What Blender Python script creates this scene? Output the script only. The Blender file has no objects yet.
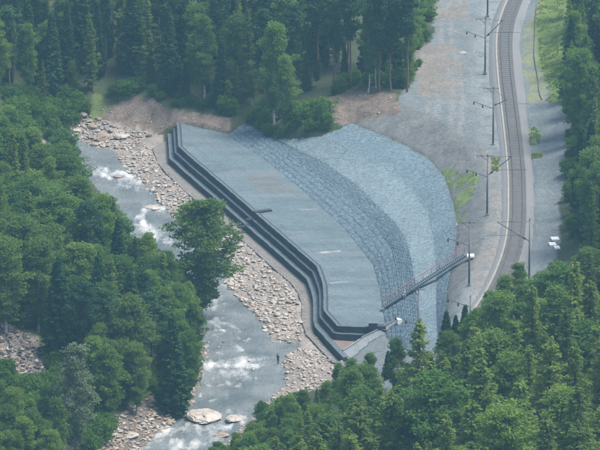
import bpy, bmesh, math, random
import numpy as np
from mathutils import Vector, Matrix, noise as mnoise
random.seed(7)
rng = np.random.default_rng(7)
PI = math.pi
scene = bpy.context.scene
COL = scene.collection

# ------------------------------------------------------------------ camera
FPX, DIST, PITCH = 5000.0, 800.0, math.radians(17.0)   # focal length in photo pixels, range, look-down angle
CT, ST = math.cos(PITCH), math.sin(PITCH)
CAM = np.array([0.0, -DIST * CT, DIST * ST])
cd = bpy.data.cameras.new('camera'); cam = bpy.data.objects.new('camera', cd); COL.objects.link(cam)
cam.location = CAM; cam.rotation_euler = (PI / 2 - PITCH, 0, 0)
cd.sensor_width = 36.0; cd.lens = 36.0 * FPX / 600.0
cd.clip_start = 1.0; cd.clip_end = 9000.0
scene.camera = cam

# ------------------------------------------------------------------ sky, sun, exposure
SUN_EL, SUN_AZ = math.radians(66), math.radians(95)      # azimuth measured from +Y towards +X
w = bpy.data.worlds.new('World'); scene.world = w; w.use_nodes = True
nt = w.node_tree; bg = nt.nodes['Background']
sky = nt.nodes.new('ShaderNodeTexSky'); sky.sky_type = 'NISHITA'; sky.sun_disc = False
sky.sun_elevation = SUN_EL; sky.sun_rotation = SUN_AZ
sky.air_density = 1.2; sky.dust_density = 5.0; sky.ozone_density = 1.5
nt.links.new(sky.outputs[0], bg.inputs[0]); bg.inputs[1].default_value = 0.14
sd = bpy.data.lights.new('sun', 'SUN'); sun = bpy.data.objects.new('sun', sd); COL.objects.link(sun)
sd.energy = 2.5; sd.angle = math.radians(24); sd.color = (1.0, 0.94, 0.85)
sv = Vector((math.sin(SUN_AZ) * math.cos(SUN_EL), math.cos(SUN_AZ) * math.cos(SUN_EL), math.sin(SUN_EL)))
sun.rotation_euler = sv.to_track_quat('Z', 'Y').to_euler(); sun.location = (0, 0, 400)
vs = scene.view_settings
vs.view_transform = 'Standard'; vs.look = 'None'; vs.gamma = 1.0; vs.use_curve_mapping = False
vs.exposure = 1.0
scene.cycles.use_denoising = True
scene.cycles.max_bounces = 6; scene.cycles.transparent_max_bounces = 8
scene.cycles.volume_bounces = 0

# ------------------------------------------------------------------ surveying helpers (photo pixel -> place)
def unproj(px, py, z):
    dx = (px - 300.0) / FPX; dv = (225.0 - py) / FPX
    d = np.array([dx, CT + dv * ST, -ST + dv * CT])
    t = (z - CAM[2]) / d[2]
    p = CAM + t * d
    return (float(p[0]), float(p[1]), float(z))
def proj(x, y, z):
    rx = x - CAM[0]; ry = y - CAM[1]; rz = z - CAM[2]
    dep = ry * CT - rz * ST; up = ry * ST + rz * CT
    return 300.0 + FPX * rx / dep, 225.0 - FPX * up / dep
def poly_w(pts, z): return np.array([unproj(a, b, z) for a, b in pts])
def inside(px, py, poly):
    px = np.asarray(px, float); py = np.asarray(py, float)
    r = np.zeros(px.shape, bool); n = len(poly); j = n - 1
    for i in range(n):
        xi, yi = poly[i][:2]; xj, yj = poly[j][:2]
        if yi != yj:
            c = ((yi > py) != (yj > py)) & (px < (xj - xi) * (py - yi) / (yj - yi) + xi)
            r ^= c
        j = i
    return r
def dist_poly(px, py, line, closed=False):
    px = np.asarray(px, float); py = np.asarray(py, float); best = np.full(px.shape, 1e9)
    L = list(line) + ([line[0]] if closed else [])
    for a, b in zip(L[:-1], L[1:]):
        ax, ay = a[:2]; bx, by = b[:2]; dx, dy = bx - ax, by - ay; l2 = dx * dx + dy * dy + 1e-12
        t = np.clip(((px - ax) * dx + (py - ay) * dy) / l2, 0, 1)
        best = np.minimum(best, np.hypot(px - ax - t * dx, py - ay - t * dy))
    return best
def hash2(ix, iy, s):
    h = (ix.astype(np.int64) * 374761393 + iy.astype(np.int64) * 668265263 + s * 1442695041) & 0xffffffff
    h = ((h ^ (h >> 13)) * 1274126177) & 0xffffffff
    return ((h ^ (h >> 16)) & 0xffff) / 65535.0
def vnoise(x, y, s=0):
    x = np.asarray(x, float); y = np.asarray(y, float)
    ix = np.floor(x); iy = np.floor(y); fx = x - ix; fy = y - iy
    fx = fx * fx * (3 - 2 * fx); fy = fy * fy * (3 - 2 * fy)
    a = hash2(ix, iy, s); b = hash2(ix + 1, iy, s); c = hash2(ix, iy + 1, s); d = hash2(ix + 1, iy + 1, s)
    return (a + (b - a) * fx) * (1 - fy) + (c + (d - c) * fx) * fy
def fbm(x, y, s=0, o=4):
    r = 0; a = 0.5
    for k in range(o):
        r = r + a * vnoise(x * 2 ** k, y * 2 ** k, s + k * 17); a *= 0.5
    return r / (1 - 0.5 ** o)
def cell(x, y, s=0):
    """F1 distance of a jittered cell pattern plus a value per cell (stones)"""
    x = np.asarray(x, float); y = np.asarray(y, float); ix = np.floor(x); iy = np.floor(y)
    best = np.full(x.shape, 9.0); val = np.zeros(x.shape)
    for i in (-1, 0, 1):
        for j in (-1, 0, 1):
            cx = ix + i; cy = iy + j
            qx = cx + hash2(cx, cy, s); qy = cy + hash2(cx, cy, s + 5)
            d = np.hypot(x - qx, y - qy); m = d < best
            best = np.where(m, d, best); val = np.where(m, hash2(cx, cy, s + 9), val)
    return best, val
def resample(P, n):
    P = np.asarray(P, float); d = np.r_[0, np.cumsum(np.linalg.norm(np.diff(P, axis=0), axis=1))]
    t = np.linspace(0, d[-1], n)
    return np.stack([np.interp(t, d, P[:, k]) for k in range(P.shape[1])], 1)
def smooth_line(P, sub=8):
    P = np.asarray(P, float); Q = np.vstack([2 * P[0] - P[1], P, 2 * P[-1] - P[-2]]); out = []
    for i in range(1, len(Q) - 2):
        p0, p1, p2, p3 = Q[i - 1], Q[i], Q[i + 1], Q[i + 2]
        for t in np.linspace(0, 1, sub, endpoint=False):
            out.append(0.5 * (2 * p1 + (p2 - p0) * t + (2 * p0 - 5 * p1 + 4 * p2 - p3) * t ** 2 + (3 * p1 - p0 - 3 * p2 + p3) * t ** 3))
    out.append(P[-1]); return np.array(out)
def normals2(P):
    """right-hand normals of a plan line, mitred"""
    d = np.diff(P[:, :2], axis=0); d /= np.linalg.norm(d, axis=1)[:, None] + 1e-9
    n = np.stack([d[:, 1], -d[:, 0]], 1); out = np.zeros((len(P), 2)); out[0] = n[0]; out[-1] = n[-1]
    for i in range(1, len(P) - 1):
        m = n[i - 1] + n[i]; m /= np.linalg.norm(m) + 1e-9; out[i] = m / max(0.5, float(m @ n[i]))
    return out
def offset(P, d):
    Q = np.array(P, float); Q[:, :2] += normals2(Q) * d; return Q

# ------------------------------------------------------------------ mesh helpers
def np_mesh(name, V, F):
    V = np.asarray(V, np.float32); F = np.asarray(F, np.int32); k = F.shape[1]
    me = bpy.data.meshes.new(name)
    me.vertices.add(len(V)); me.vertices.foreach_set('co', V.ravel())
    me.loops.add(F.size); me.loops.foreach_set('vertex_index', F.ravel())
    me.polygons.add(len(F)); me.polygons.foreach_set('loop_start', np.arange(0, F.size, k, dtype=np.int32))
    try: me.polygons.foreach_set('loop_total', np.full(len(F), k, np.int32))
    except Exception: pass
    me.update(calc_edges=True); return me
def col_attr(me, C):
    a = me.attributes.new('Col', 'FLOAT_COLOR', 'POINT'); C = np.asarray(C, np.float32)
    if C.shape[1] == 3: C = np.c_[C, np.ones(len(C), np.float32)]
    a.data.foreach_set('color', C.ravel().astype(np.float32))
def link(name, me, mat=None, parent=None, smooth=False):
    o = bpy.data.objects.new(name, me); COL.objects.link(o)
    if mat is not None and len(me.materials) == 0: me.materials.append(mat)
    if smooth: me.polygons.foreach_set('use_smooth', np.ones(len(me.polygons), bool))
    if parent is not None: o.parent = parent
    return o
def tag(o, label=None, cat=None, group=None, kind=None):
    if label: o['label'] = label
    if cat: o['category'] = cat
    if group: o['group'] = group
    if kind: o['kind'] = kind
    return o
def empty(name, loc, rz=0):
    o = bpy.data.objects.new(name, None); COL.objects.link(o); o.location = loc; o.rotation_euler = (0, 0, rz)
    o.empty_display_size = 0.3; return o
def grid_faces(nr, nc):
    i = np.arange(nr - 1)[:, None] * nc + np.arange(nc - 1)[None]
    i = i.ravel(); return np.stack([i, i + 1, i + nc + 1, i + nc], 1)
class MB:
    def __init__(s): s.v = []; s.f = []
    def add(s, V, F):
        b = len(s.v); s.v += [tuple(map(float, v)) for v in V]; s.f += [tuple(int(i) + b for i in f) for f in F]; return s
    def box(s, c, size, rz=0.0, taper=1.0):
        x, y, z = [k / 2 for k in size]; V = []
        for dz, t in ((-z, 1.0), (z, taper)):
            for sx, sy in ((-1, -1), (1, -1), (1, 1), (-1, 1)):
                a, b = sx * x * t, sy * y * t
                V.append((c[0] + a * math.cos(rz) - b * math.sin(rz), c[1] + a * math.sin(rz) + b * math.cos(rz), c[2] + dz))
        return s.add(V, [(3, 2, 1, 0), (4, 5, 6, 7), (0, 1, 5, 4), (1, 2, 6, 5), (2, 3, 7, 6), (3, 0, 4, 7)])
    def tube(s, P, R, sides=6, cap=True):
        P = [Vector(p) for p in P]
        if not hasattr(R, '__len__'): R = [R] * len(P)
        V = []; F = []
        for i, p in enumerate(P):
            d = (P[min(i + 1, len(P) - 1)] - P[max(i - 1, 0)]).normalized()
            a = d.orthogonal().normalized() if abs(d.z) < 0.9 else d.cross(Vector((0, 1, 0))).normalized()
            b = d.cross(a)
            for k in range(sides):
                t = 2 * PI * k / sides; V.append(p + (a * math.cos(t) + b * math.sin(t)) * R[i])
        for i in range(len(P) - 1):
            for k in range(sides):
                q = (k + 1) % sides; F.append((i * sides + k, i * sides + q, (i + 1) * sides + q, (i + 1) * sides + k))
        if cap: F.append(tuple(range(sides))[::-1]); F.append(tuple((len(P) - 1) * sides + k for k in range(sides)))
        return s.add(V, F)
    def sweep(s, A, B, z0, z1, jit=0.0):
        """solid between two plan lines A (outer) and B (inner)"""
        n = len(A); V = []; A = np.array(A, float); B = np.array(B, float); zj = np.zeros(n)
        if jit:
            j_ = normals2(A) * (jit * (fbm(A[:, 0] / .9, A[:, 1] / .9, 3) - .5))[:, None]; A[:, :2] += j_; zj = jit * (fbm(A[:, 0] / 1.3 + 9, A[:, 1] / 1.3, 5) - .5)
        for i in range(n): V += [(A[i][0], A[i][1], z1 + zj[i]), (B[i][0], B[i][1], z1 + zj[i]), (B[i][0], B[i][1], z0), (A[i][0], A[i][1], z0)]
        F = [(0, 1, 2, 3), tuple(4 * (n - 1) + k for k in (3, 2, 1, 0))]
        for i in range(n - 1):
            for k in range(4):
                q = (k + 1) % 4; F.append((4 * i + q, 4 * i + k, 4 * (i + 1) + k, 4 * (i + 1) + q))
        return s.add(V, F)
    def mesh(s, name):
        me = bpy.data.meshes.new(name); me.from_pydata(s.v, [], s.f); me.validate()
        bm = bmesh.new(); bm.from_mesh(me); bmesh.ops.recalc_face_normals(bm, faces=bm.faces); bm.to_mesh(me); bm.free()
        return me
    def build(s, name, mat, parent=None, smooth=False): return link(name, s.mesh(name), mat, parent, smooth)

# ------------------------------------------------------------------ materials
def new_mat(name):
    m = bpy.data.materials.new(name); m.use_nodes = True; t = m.node_tree
    return m, t, t.nodes['Principled BSDF']
def N(t, kind, **kw):
    n = t.nodes.new(kind)
    for k, v in kw.items(): setattr(n, k, v)
    return n
def mix_rgb(t, fac, a, b, mode='MIX'):
    n = N(t, 'ShaderNodeMix', data_type='RGBA', blend_type=mode)
    for sock, val in ((n.inputs[0], fac), (n.inputs[6], a), (n.inputs[7], b)):
        if hasattr(val, 'is_linked'): t.links.new(val, sock)
        elif hasattr(val, '__len__'): sock.default_value = (*val[:3], 1)
        else: sock.default_value = val
    return n.outputs[2]
def noise(t, scale, detail=4, rough=0.6, vec=None):
    n = N(t, 'ShaderNodeTexNoise'); n.inputs['Scale'].default_value = scale; n.inputs['Detail'].default_value = detail
    n.inputs['Roughness'].default_value = rough
    if vec is not None: t.links.new(vec, n.inputs['Vector'])
    return n.outputs[0]
def ramp(t, fac, lo, hi):
    r = N(t, 'ShaderNodeMapRange'); r.inputs[1].default_value = lo; r.inputs[2].default_value = hi
    t.links.new(fac, r.inputs[0]); return r.outputs[0]
def world_pos(t): return N(t, 'ShaderNodeNewGeometry').outputs['Position']
def obj_pos(t): return N(t, 'ShaderNodeTexCoord').outputs['Object']
def bump(t, bs, h, dist, strength=1.0):
    b = N(t, 'ShaderNodeBump'); b.inputs['Distance'].default_value = dist; b.inputs['Strength'].default_value = strength
    t.links.new(h, b.inputs['Height']); t.links.new(b.outputs[0], bs.inputs['Normal'])
def mat_noise(name, c1, c2, scale=1.0, rough=0.85, fine=0.0, bdist=0.0, bscale=4.0, spec=0.3, local=True, metal=0.0):
    m, t, bs = new_mat(name); v = obj_pos(t) if local else world_pos(t)
    f = ramp(t, noise(t, scale, 5, 0.65, v), 0.3, 0.7); c = mix_rgb(t, f, c1, c2)
    if fine:
        g = ramp(t, noise(t, scale * 9, 3, 0.7, v), 0.25, 0.75)
        c = mix_rgb(t, fine, c, mix_rgb(t, g, [k * 0.55 for k in c1], [min(1, k * 1.5) for k in c2]))
    t.links.new(c, bs.inputs['Base Color']); bs.inputs['Roughness'].default_value = rough
    bs.inputs['Specular IOR Level'].default_value = spec; bs.inputs['Metallic'].default_value = metal
    if bdist: bump(t, bs, noise(t, bscale, 6, 0.7, v), bdist)
    return m
def mat_attr(name, fine_scale=3.0, amp=0.35, cell_scale=0.0, cell_amp=0.3, bdist=0.05, rough=0.95):
    """colour from the surveyed surface attribute, broken up by grain and single stones"""
    m, t, bs = new_mat(name); v = world_pos(t)
    a = N(t, 'ShaderNodeAttribute', attribute_name='Col').outputs['Color']
    g = ramp(t, noise(t, fine_scale, 5, 0.75, v), 0.25, 0.75)
    c = mix_rgb(t, 1.0, a, mix_rgb(t, g, [1 - amp] * 3, [1 + amp] * 3), 'MULTIPLY')
    if cell_scale:
        vo = N(t, 'ShaderNodeTexVoronoi'); vo.inputs['Scale'].default_value = cell_scale; t.links.new(v, vo.inputs['Vector'])
        sep = N(t, 'ShaderNodeSeparateColor'); t.links.new(vo.outputs['Color'], sep.inputs[0])
        c = mix_rgb(t, 1.0, c, mix_rgb(t, sep.outputs[0], [1 - cell_amp] * 3, [1 + cell_amp] * 3), 'MULTIPLY')
    t.links.new(c, bs.inputs['Base Color']); bs.inputs['Roughness'].default_value = rough
    bs.inputs['Specular IOR Level'].default_value = 0.2
    if bdist: bump(t, bs, noise(t, fine_scale * 1.7, 5, 0.7, v), bdist)
    return m
def mat_leaf(name, c1, c2, trans=0.3):
    m = bpy.data.materials.new(name); m.use_nodes = True; t = m.node_tree; t.nodes.clear()
    out = N(t, 'ShaderNodeOutputMaterial'); oi = N(t, 'ShaderNodeObjectInfo')
    c = mix_rgb(t, oi.outputs['Random'], c1, c2)
    g = ramp(t, noise(t, 0.9, 3, 0.6, obj_pos(t)), 0.3, 0.7)
    c = mix_rgb(t, 1.0, c, mix_rgb(t, g, (0.75, 0.8, 0.8), (1.25, 1.2, 1.1)), 'MULTIPLY')
    wn = N(t, 'ShaderNodeTexWhiteNoise', noise_dimensions='1D'); t.links.new(oi.outputs['Random'], wn.inputs['W'])
    c = mix_rgb(t, 1.0, c, mix_rgb(t, wn.outputs['Value'], (0.72, 0.76, 0.85), (1.28, 1.22, 1.1)), 'MULTIPLY')
    d = N(t, 'ShaderNodeBsdfDiffuse'); tr = N(t, 'ShaderNodeBsdfTranslucent'); mx = N(t, 'ShaderNodeMixShader')
    t.links.new(c, d.inputs[0]); t.links.new(mix_rgb(t, 1.0, c, (1.25, 1.3, 0.7), 'MULTIPLY'), tr.inputs[0])
    mx.inputs[0].default_value = trans; t.links.new(d.outputs[0], mx.inputs[1]); t.links.new(tr.outputs[0], mx.inputs[2])
    t.links.new(mx.outputs[0], out.inputs[0]); return m

M = {}
M['terrain'] = mat_attr('terrain_mixed', 2.4, 0.32, 3.4, 0.2, 0.035)
M['gravel'] = mat_attr('gravel_sheet', 5.0, 0.22, 5.5, 0.22, 0.03)
M['riprap'] = mat_attr('riprap_stone', 4.0, 0.2, 4.2, 0.24, 0.04)
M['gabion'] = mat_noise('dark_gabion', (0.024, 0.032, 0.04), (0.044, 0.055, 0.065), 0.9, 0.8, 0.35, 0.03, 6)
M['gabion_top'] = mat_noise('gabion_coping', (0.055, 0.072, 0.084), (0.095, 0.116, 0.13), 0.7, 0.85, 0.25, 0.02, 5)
M['apron'] = mat_noise('silty_concrete', (0.10, 0.097, 0.09), (0.165, 0.157, 0.145), 0.35, 0.9, 0.3, 0.02, 4)
M['rustfloor'] = mat_noise('rusty_silt', (0.115, 0.088, 0.075), (0.165, 0.135, 0.115), 0.8, 0.9, 0.3, 0.02, 4)
M['concrete'] = mat_noise('pale_concrete', (0.115, 0.135, 0.145), (0.18, 0.2, 0.21), 0.8, 0.85, 0.25, 0.01, 5)
M['white'] = mat_noise('whitewashed_concrete', (0.55, 0.56, 0.55), (0.7, 0.7, 0.68), 2.0, 0.8, 0.2)
M['ballast'] = mat_noise('ballast', (0.065, 0.072, 0.076), (0.20, 0.207, 0.21), 3.0, 0.95, 0.5, 0.05, 9, local=False)
M['sleeper'] = mat_noise('sleeper_concrete', (0.11, 0.11, 0.11), (0.18, 0.178, 0.172), 2.0, 0.9, 0.2)
M['rail'] = mat_noise('rail_steel', (0.07, 0.064, 0.06), (0.12, 0.112, 0.105), 1.0, 0.55, 0.2, metal=0.2)
M['trough'] = mat_noise('cable_trough', (0.17, 0.165, 0.14), (0.26, 0.25, 0.21), 0.8, 0.9, 0.2)
M['pole'] = mat_noise('pole_grey', (0.10, 0.12, 0.13), (0.17, 0.19, 0.2), 1.4, 0.75, 0.2)
M['arm'] = mat_noise('arm_steel', (0.055, 0.055, 0.06), (0.095, 0.095, 0.1), 2.0, 0.6, 0.2, metal=0.3)
M['insul'] = mat_noise('glazed_insulator', (0.03, 0.025, 0.025), (0.06, 0.05, 0.05), 4.0, 0.3)
M['stair'] = mat_noise('stair_steel', (0.075, 0.10, 0.118), (0.12, 0.148, 0.165), 1.5, 0.6, 0.2, metal=0.2)
M['redrail'] = mat_noise('faded_red_rail', (0.30, 0.10, 0.085), (0.42, 0.17, 0.14), 1.5, 0.6, 0.2)
M['stone_a'] = mat_noise('river_stone', (0.17, 0.155, 0.137), (0.42, 0.385, 0.342), 0.7, 0.9, 0.35, 0.03, 5)
M['stone_b'] = mat_noise('rusty_stone', (0.16, 0.125, 0.10), (0.29, 0.235, 0.19), 0.6, 0.9, 0.4, 0.03, 5)
M['stone_d'] = mat_noise('dark_wet_stone', (0.03, 0.03, 0.032), (0.07, 0.068, 0.066), 0.8, 0.6, 0.3, 0.03, 5)
M['bark'] = mat_noise('dark_bark', (0.028, 0.024, 0.021), (0.06, 0.05, 0.042), 2.0, 0.95, 0.3, 0.02, 8)
M['pinebark'] = mat_noise('pine_bark', (0.085, 0.055, 0.038), (0.16, 0.105, 0.07), 1.2, 0.95, 0.3, 0.02, 8)
def birch_bark():
    m, t, bs = new_mat('birch_bark'); v = obj_pos(t)
    mp = N(t, 'ShaderNodeMapping'); mp.inputs['Scale'].default_value = (1, 1, 4); t.links.new(v, mp.inputs[0])
    f = ramp(t, noise(t, 1.6, 4, 0.6, mp.outputs[0]), 0.52, 0.62)
    t.links.new(mix_rgb(t, f, (0.36, 0.35, 0.33), (0.06, 0.055, 0.05)), bs.inputs['Base Color']); bs.inputs['Roughness'].default_value = 0.85
    return m
M['birchbark'] = birch_bark()
M['leaf_birch'] = mat_leaf('birch_leaves', (0.098, 0.182, 0.05), (0.138, 0.214, 0.062), 0.55)
M['leaf_larch'] = mat_leaf('larch_needles', (0.132, 0.205, 0.062), (0.165, 0.23, 0.072), 0.56)
M['leaf_spruce'] = mat_leaf('spruce_needles', (0.026, 0.075, 0.032), (0.045, 0.10, 0.042), 0.25)
M['leaf_pine'] = mat_leaf('pine_needles', (0.036, 0.088, 0.044), (0.055, 0.112, 0.052), 0.3)
M['leaf_aspen'] = mat_leaf('aspen_leaves', (0.084, 0.168, 0.054), (0.115, 0.196, 0.062), 0.55)
M['leaf_pale'] = mat_leaf('pale_willow_leaves', (0.22, 0.27, 0.175), (0.23, 0.275, 0.18), 0.55)
M['leaf_shrub'] = mat_leaf('shrub_leaves', (0.065, 0.145, 0.03), (0.098, 0.18, 0.04), 0.4)
M['grass'] = mat_leaf('grass_blades', (0.15, 0.2, 0.062), (0.15, 0.2, 0.062), 0.45)

# ------------------------------------------------------------------ surveyed lines (photo pixels, level in metres above the railway)
ZP, ZA, ZW = -8.0, -11.0, -11.8          # platform, apron at the wall foot, river
U_PX = [(176.5, 123), (177.3, 130), (178.3, 147), (194, 161), (220, 183), (253.4, 212), (283.5, 238), (316.4, 266.6), (320, 276), (323, 286),
        (323.5, 300), (323.5, 311), (331.5, 320), (337, 326.5), (352, 327.5), (370, 328), (386, 331)]
L_PX = [
 (-8.0, [(229, 134), (234, 140), (260, 156), (300, 188), (344, 228), (373, 265), (380, 290), (383, 312), (386, 331), (390, 350)]),
 (-7.2, [(244, 122), (262, 137), (300, 163), (330, 185), (369, 217), (391, 248), (396, 270), (399, 295), (402, 322), (406, 350)]),
 (-6.3, [(275, 139), (320, 160), (355, 183), (379, 207), (395, 222), (406, 240), (412, 262), (416, 290), (420, 320), (424, 350)]),
 (-4.5, [(322, 136), (352, 151), (384, 167), (411, 188), (427, 212), (434, 240), (436, 268), (436, 298), (437, 326), (438, 350)]),
 (-2.8, [(352, 123), (395, 140), (427, 157), (445, 177), (456, 212), (457, 235), (453, 262), (447, 290), (445, 320), (445, 350)]),
 (-0.1, [(398, 108), (435, 124), (461, 140), (477, 153), (482, 185), (483, 215), (478, 250), (466, 280), (456, 310), (452, 350)]),
]
WATER_R = [(40, 148), (75, 139), (90, 146), (112, 151), (120, 160), (127, 172), (140, 180), (150, 191), (160, 205), (178, 222), (195, 236), (215, 251),
           (226, 262), (222, 276), (228, 290), (240, 301), (256, 315), (266, 330), (272, 342), (298, 343), (300, 349), (288, 352), (283, 362),
           (284, 374), (284, 386), (268, 400), (260, 409), (240, 427), (225, 443), (205, 480), (180, 530)]
WATER_L = [(40, 158), (60, 162), (86, 172), (100, 192), (115, 216), (138, 250), (163, 276), (186, 296), (204, 312), (202, 330), (206, 355), (201, 376),
           (192, 402), (168, 427), (135, 452), (100, 475), (60, 530)]
WATER = WATER_R + WATER_L[::-1]
TRACK_PX = [(562, -90), (535, -42), (518, -6), (509.5, 15), (506, 30), (505, 45), (505.8, 62), (507.3, 80), (509.8, 100), (512.8, 125), (515.6, 150),
            (517.6, 175), (518, 200), (517.6, 220), (515, 242), (508, 265), (497.5, 288), (482, 312), (461, 338), (434, 368), (400, 402), (360, 440)]
TRACK = smooth_line(poly_w(TRACK_PX, 0.55)); TRACK = resample(TRACK, 420)
U = poly_w(U_PX, ZP)
ZFRONT = [-8.0, -6.4, -4.9, -3.6, -1.9, -0.1]                          # the slope is higher at the near end, by the stairs
def slope_line(k):
    z, p = L_PX[k]; n = len(p); zz = [z + (ZFRONT[k] - z) * min(1, max(0, (i - 3) / 3.0)) for i in range(n)]
    if k == 1: zz[0] = -7.6
    if k == 2: zz[0], zz[1] = -7.0, -6.6
    return np.array([unproj(a, b, c) for (a, b), c in zip(p, zz)])
LW = [slope_line(k) for k in range(len(L_PX))]

# ------------------------------------------------------------------ terrain heights
ctrl = []
def cp(px, py, z): ctrl.append(unproj(px, py, z))
for line in LW:
    for P in resample(line, 16): ctrl.append(tuple(P))
for P in resample(U, 24): ctrl.append((P[0], P[1], -8.3))
AP_PX = [(152, 148), (158, 163), (166, 173), (187, 193), (218, 220), (236, 235), (251, 248), (280, 274), (291, 283), (298, 293), (302, 304), (302, 322),
         (306, 334), (318, 347), (332, 362)]
for P in resample(poly_w(AP_PX, -11.05), 22): ctrl.append(tuple(P))
for P in resample(offset(U[:12], 1.9), 14): ctrl.append((P[0], P[1], -11.3))
for P in resample(poly_w(WATER_R, ZW), 44): ctrl.append((P[0], P[1], ZW + 0.04))
wl = resample(poly_w(WATER_L, ZW), 26); wr = resample(poly_w(WATER_R, ZW), 26)
for P in wl: ctrl.append((P[0], P[1], ZW + 0.04))
for a, b in zip(wl, wr): ctrl.append(tuple((a + b) / 2 * [1, 1, 0] + [0, 0, -12.9]))
for P in wl[2:]:
    ctrl += [(P[0] - 7, P[1] + 4, -8.6), (P[0] - 18, P[1] + 4, -3.2), (P[0] - 42, P[1], 7.0), (P[0] - 80, P[1], 20.0)]
for a in [(75, 128, -10.8), (105, 130, -10.7), (135, 132, -10.6), (155, 135, -10.6), (60, 135, -11.0), (95, 112, -9), (125, 112, -8.6), (150, 118, -9.4), (168, 118, -8.6),
          (90, 95, -6.2), (125, 92, -5.8), (150, 100, -6.5), (170, 108, -7.2), (200, 113, -7.4), (225, 123, -7.0), (240, 112, -6.0), (262, 128, -5.0),
          (30, 110, -7.5), (0, 120, -4), (-60, 130, 4), (-80, 60, 6), (0, 70, -3), (60, 75, -4.2), (120, 70, -4), (200, 80, -4.6), (250, 90, -4), (300, 120, -3.2), (330, 115, -2.2), (365, 108, -1.0),
          (300, 95, -2.6), (340, 90, -1.2), (400, 88, 0), (420, 60, 0), (432, 20, 0), (440, -30, 0), (440, 100, 0), (470, 50, 0), (470, 100, 0), (470, 0, 0), (480, 130, 0),
          (360, 50, -0.2), (250, 40, -1.5), (150, 30, -2), (50, 20, -2), (350, 0, 1), (200, -10, 0.5), (50, -40, 2), (300, -60, 3), (500, -60, 0), (150, -120, 9), (350, -130, 8), (550, -130, 4),
          (540, -30, 0), (540, 20, 0), (540, 60, 0), (545, 100, 0), (548, 150, 0), (550, 200, 0), (548, 245, 0), (545, 280, 0), (555, 20, 0.5), (556, 70, 0.6), (575, 20, 2.4), (575, 80, 2.2),
          (580, 130, 1.8), (575, 190, 1.2), (575, 240, 1.2), (620, 20, 7), (620, 120, 7), (630, 220, 6), (700, 50, 18), (700, 200, 18), (760, 120, 26), (610, 290, 6), (560, 300, 1.5), (530, 320, 0.5),
          (492, 215, 0), (494, 180, 0), (490, 150, 0), (482, 120, 0), (485, 250, 0), (475, 283, 0), (462, 312, 0), (440, 345, 0), (414, 378, 0), (380, 412, 0),
          (345, 368, -9.5), (330, 380, -10.6), (300, 395, -11.2), (285, 412, -11.0), (360, 380, -7), (330, 405, -7), (290, 432, -8.5), (250, 455, -9.5), (225, 475, -10), (300, 470, -4), (260, 510, -5), (340, 430, -2),
          (300, 342, -11.3), (303, 352, -11.25), (296, 368, -11.35), (312, 372, -11.2), (285, 300, -11.2), (262, 285, -11.3), (285, 330, -11.3), (250, 262, -11.25), (190, 215, -11.25), (140, 160, -11.2),
          (470, 360, 1.5), (520, 370, 3.5), (580, 360, 8), (440, 400, 2), (500, 420, 6), (560, 430, 10), (420, 450, 3.5), (480, 480, 8), (560, 500, 14), (380, 490, 4), (440, 540, 9), (330, 540, 2), (640, 420, 15), (660, 520, 20), (520, 580, 16), (400, 590, 9)]:
    cp(*a)
ctrl = np.array(ctrl)
key = np.round(ctrl[:, :2] / 0.7); _, ui = np.unique(key, axis=0, return_index=True); ctrl = ctrl[np.sort(ui)]
def rbf_fit(P, z, lam=0.02):
    n = len(P); D = np.hypot(*(P[:, None] - P[None]).transpose(2, 0, 1)); A = np.zeros((n + 3, n + 3))
    A[:n, :n] = D - lam * np.eye(n); A[:n, n] = 1; A[:n, n + 1:] = P; A[n, :n] = 1; A[n + 1:, :n] = P.T
    return np.linalg.solve(A, np.r_[z, 0, 0, 0])
# the view is foreshortened: heights vary slowly along Y, so Y is compressed for the interpolation
SC = np.array([1.0, 0.55]); CPn = ctrl[:, :2] * SC; CW = rbf_fit(CPn, ctrl[:, 2])
def rbf_eval(x, y):
    Q = np.stack([x, y], 1) * SC; out = np.zeros(len(Q)); n = len(CPn)
    for k in range(0, len(Q), 20000):
        q = Q[k:k + 20000]; D = np.sqrt((q[:, None, 0] - CPn[None, :, 0]) ** 2 + (q[:, None, 1] - CPn[None, :, 1]) ** 2)
        out[k:k + 20000] = D @ CW[:n] + CW[n] + q @ CW[n + 1:]
    return out
def far_hill(x, y):
    d = y - CAM[1]
    near = np.clip(205 - 0.47 * np.maximum(np.abs(d) - 8, 0), 0, 205) * np.exp(-(x / 500.0) ** 2)
    back = 70 * (1 - np.exp(-np.maximum(y - 150, 0) / 500.0)); side = 80 * (1 - np.exp(-np.maximum(np.abs(x) - 60, 0) / 260.0))
    return np.maximum(near, np.minimum(back + side, 150) + 6 * (fbm(x / 90, y / 90, 3) - 0.5))
def terr_raw(x, y):
    x = np.asarray(x, float); y = np.asarray(y, float)
    e = np.maximum(np.maximum(np.abs(x) - 66, 0), np.maximum(np.maximum(y - 190, -185 - y), 0)); wgt = np.clip(1 - e / 70.0, 0, 1); wgt = wgt * wgt * (3 - 2 * wgt)
    z = np.zeros(x.shape); m = wgt > 0; f = far_hill(x, y)
    if m.any(): z[m] = np.clip(rbf_eval(x[m], y[m]), -14, 60)
    return z * wgt + f * (1 - wgt)
WATER_W = poly_w(WATER, ZW)
SL_W = np.vstack([LW[0], LW[4][::-1]])                       # footprint of the stone-faced slope
SL_W = np.vstack([LW[0], LW[1][-1:], LW[2][-1:], LW[3][-1:], LW[4][::-1], LW[3][:1], LW[2][:1], LW[1][:1]])
PL_W = np.vstack([U, LW[0][:9][::-1]])
WALL_W = np.vstack([offset(U[:14], 1.7), U[:14][::-1]])
AP_W = np.vstack([poly_w(AP_PX, ZA), offset(U[:12], 1.6)[::-1]])
BED_W = np.vstack([offset(TRACK[::6], 2.7), offset(TRACK[::6], -2.7)[::-1]])
APE_W = poly_w([(300, 318), (304, 334), (316, 348), (332, 366), (348, 362), (332, 341), (318, 324)], ZA)
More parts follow.
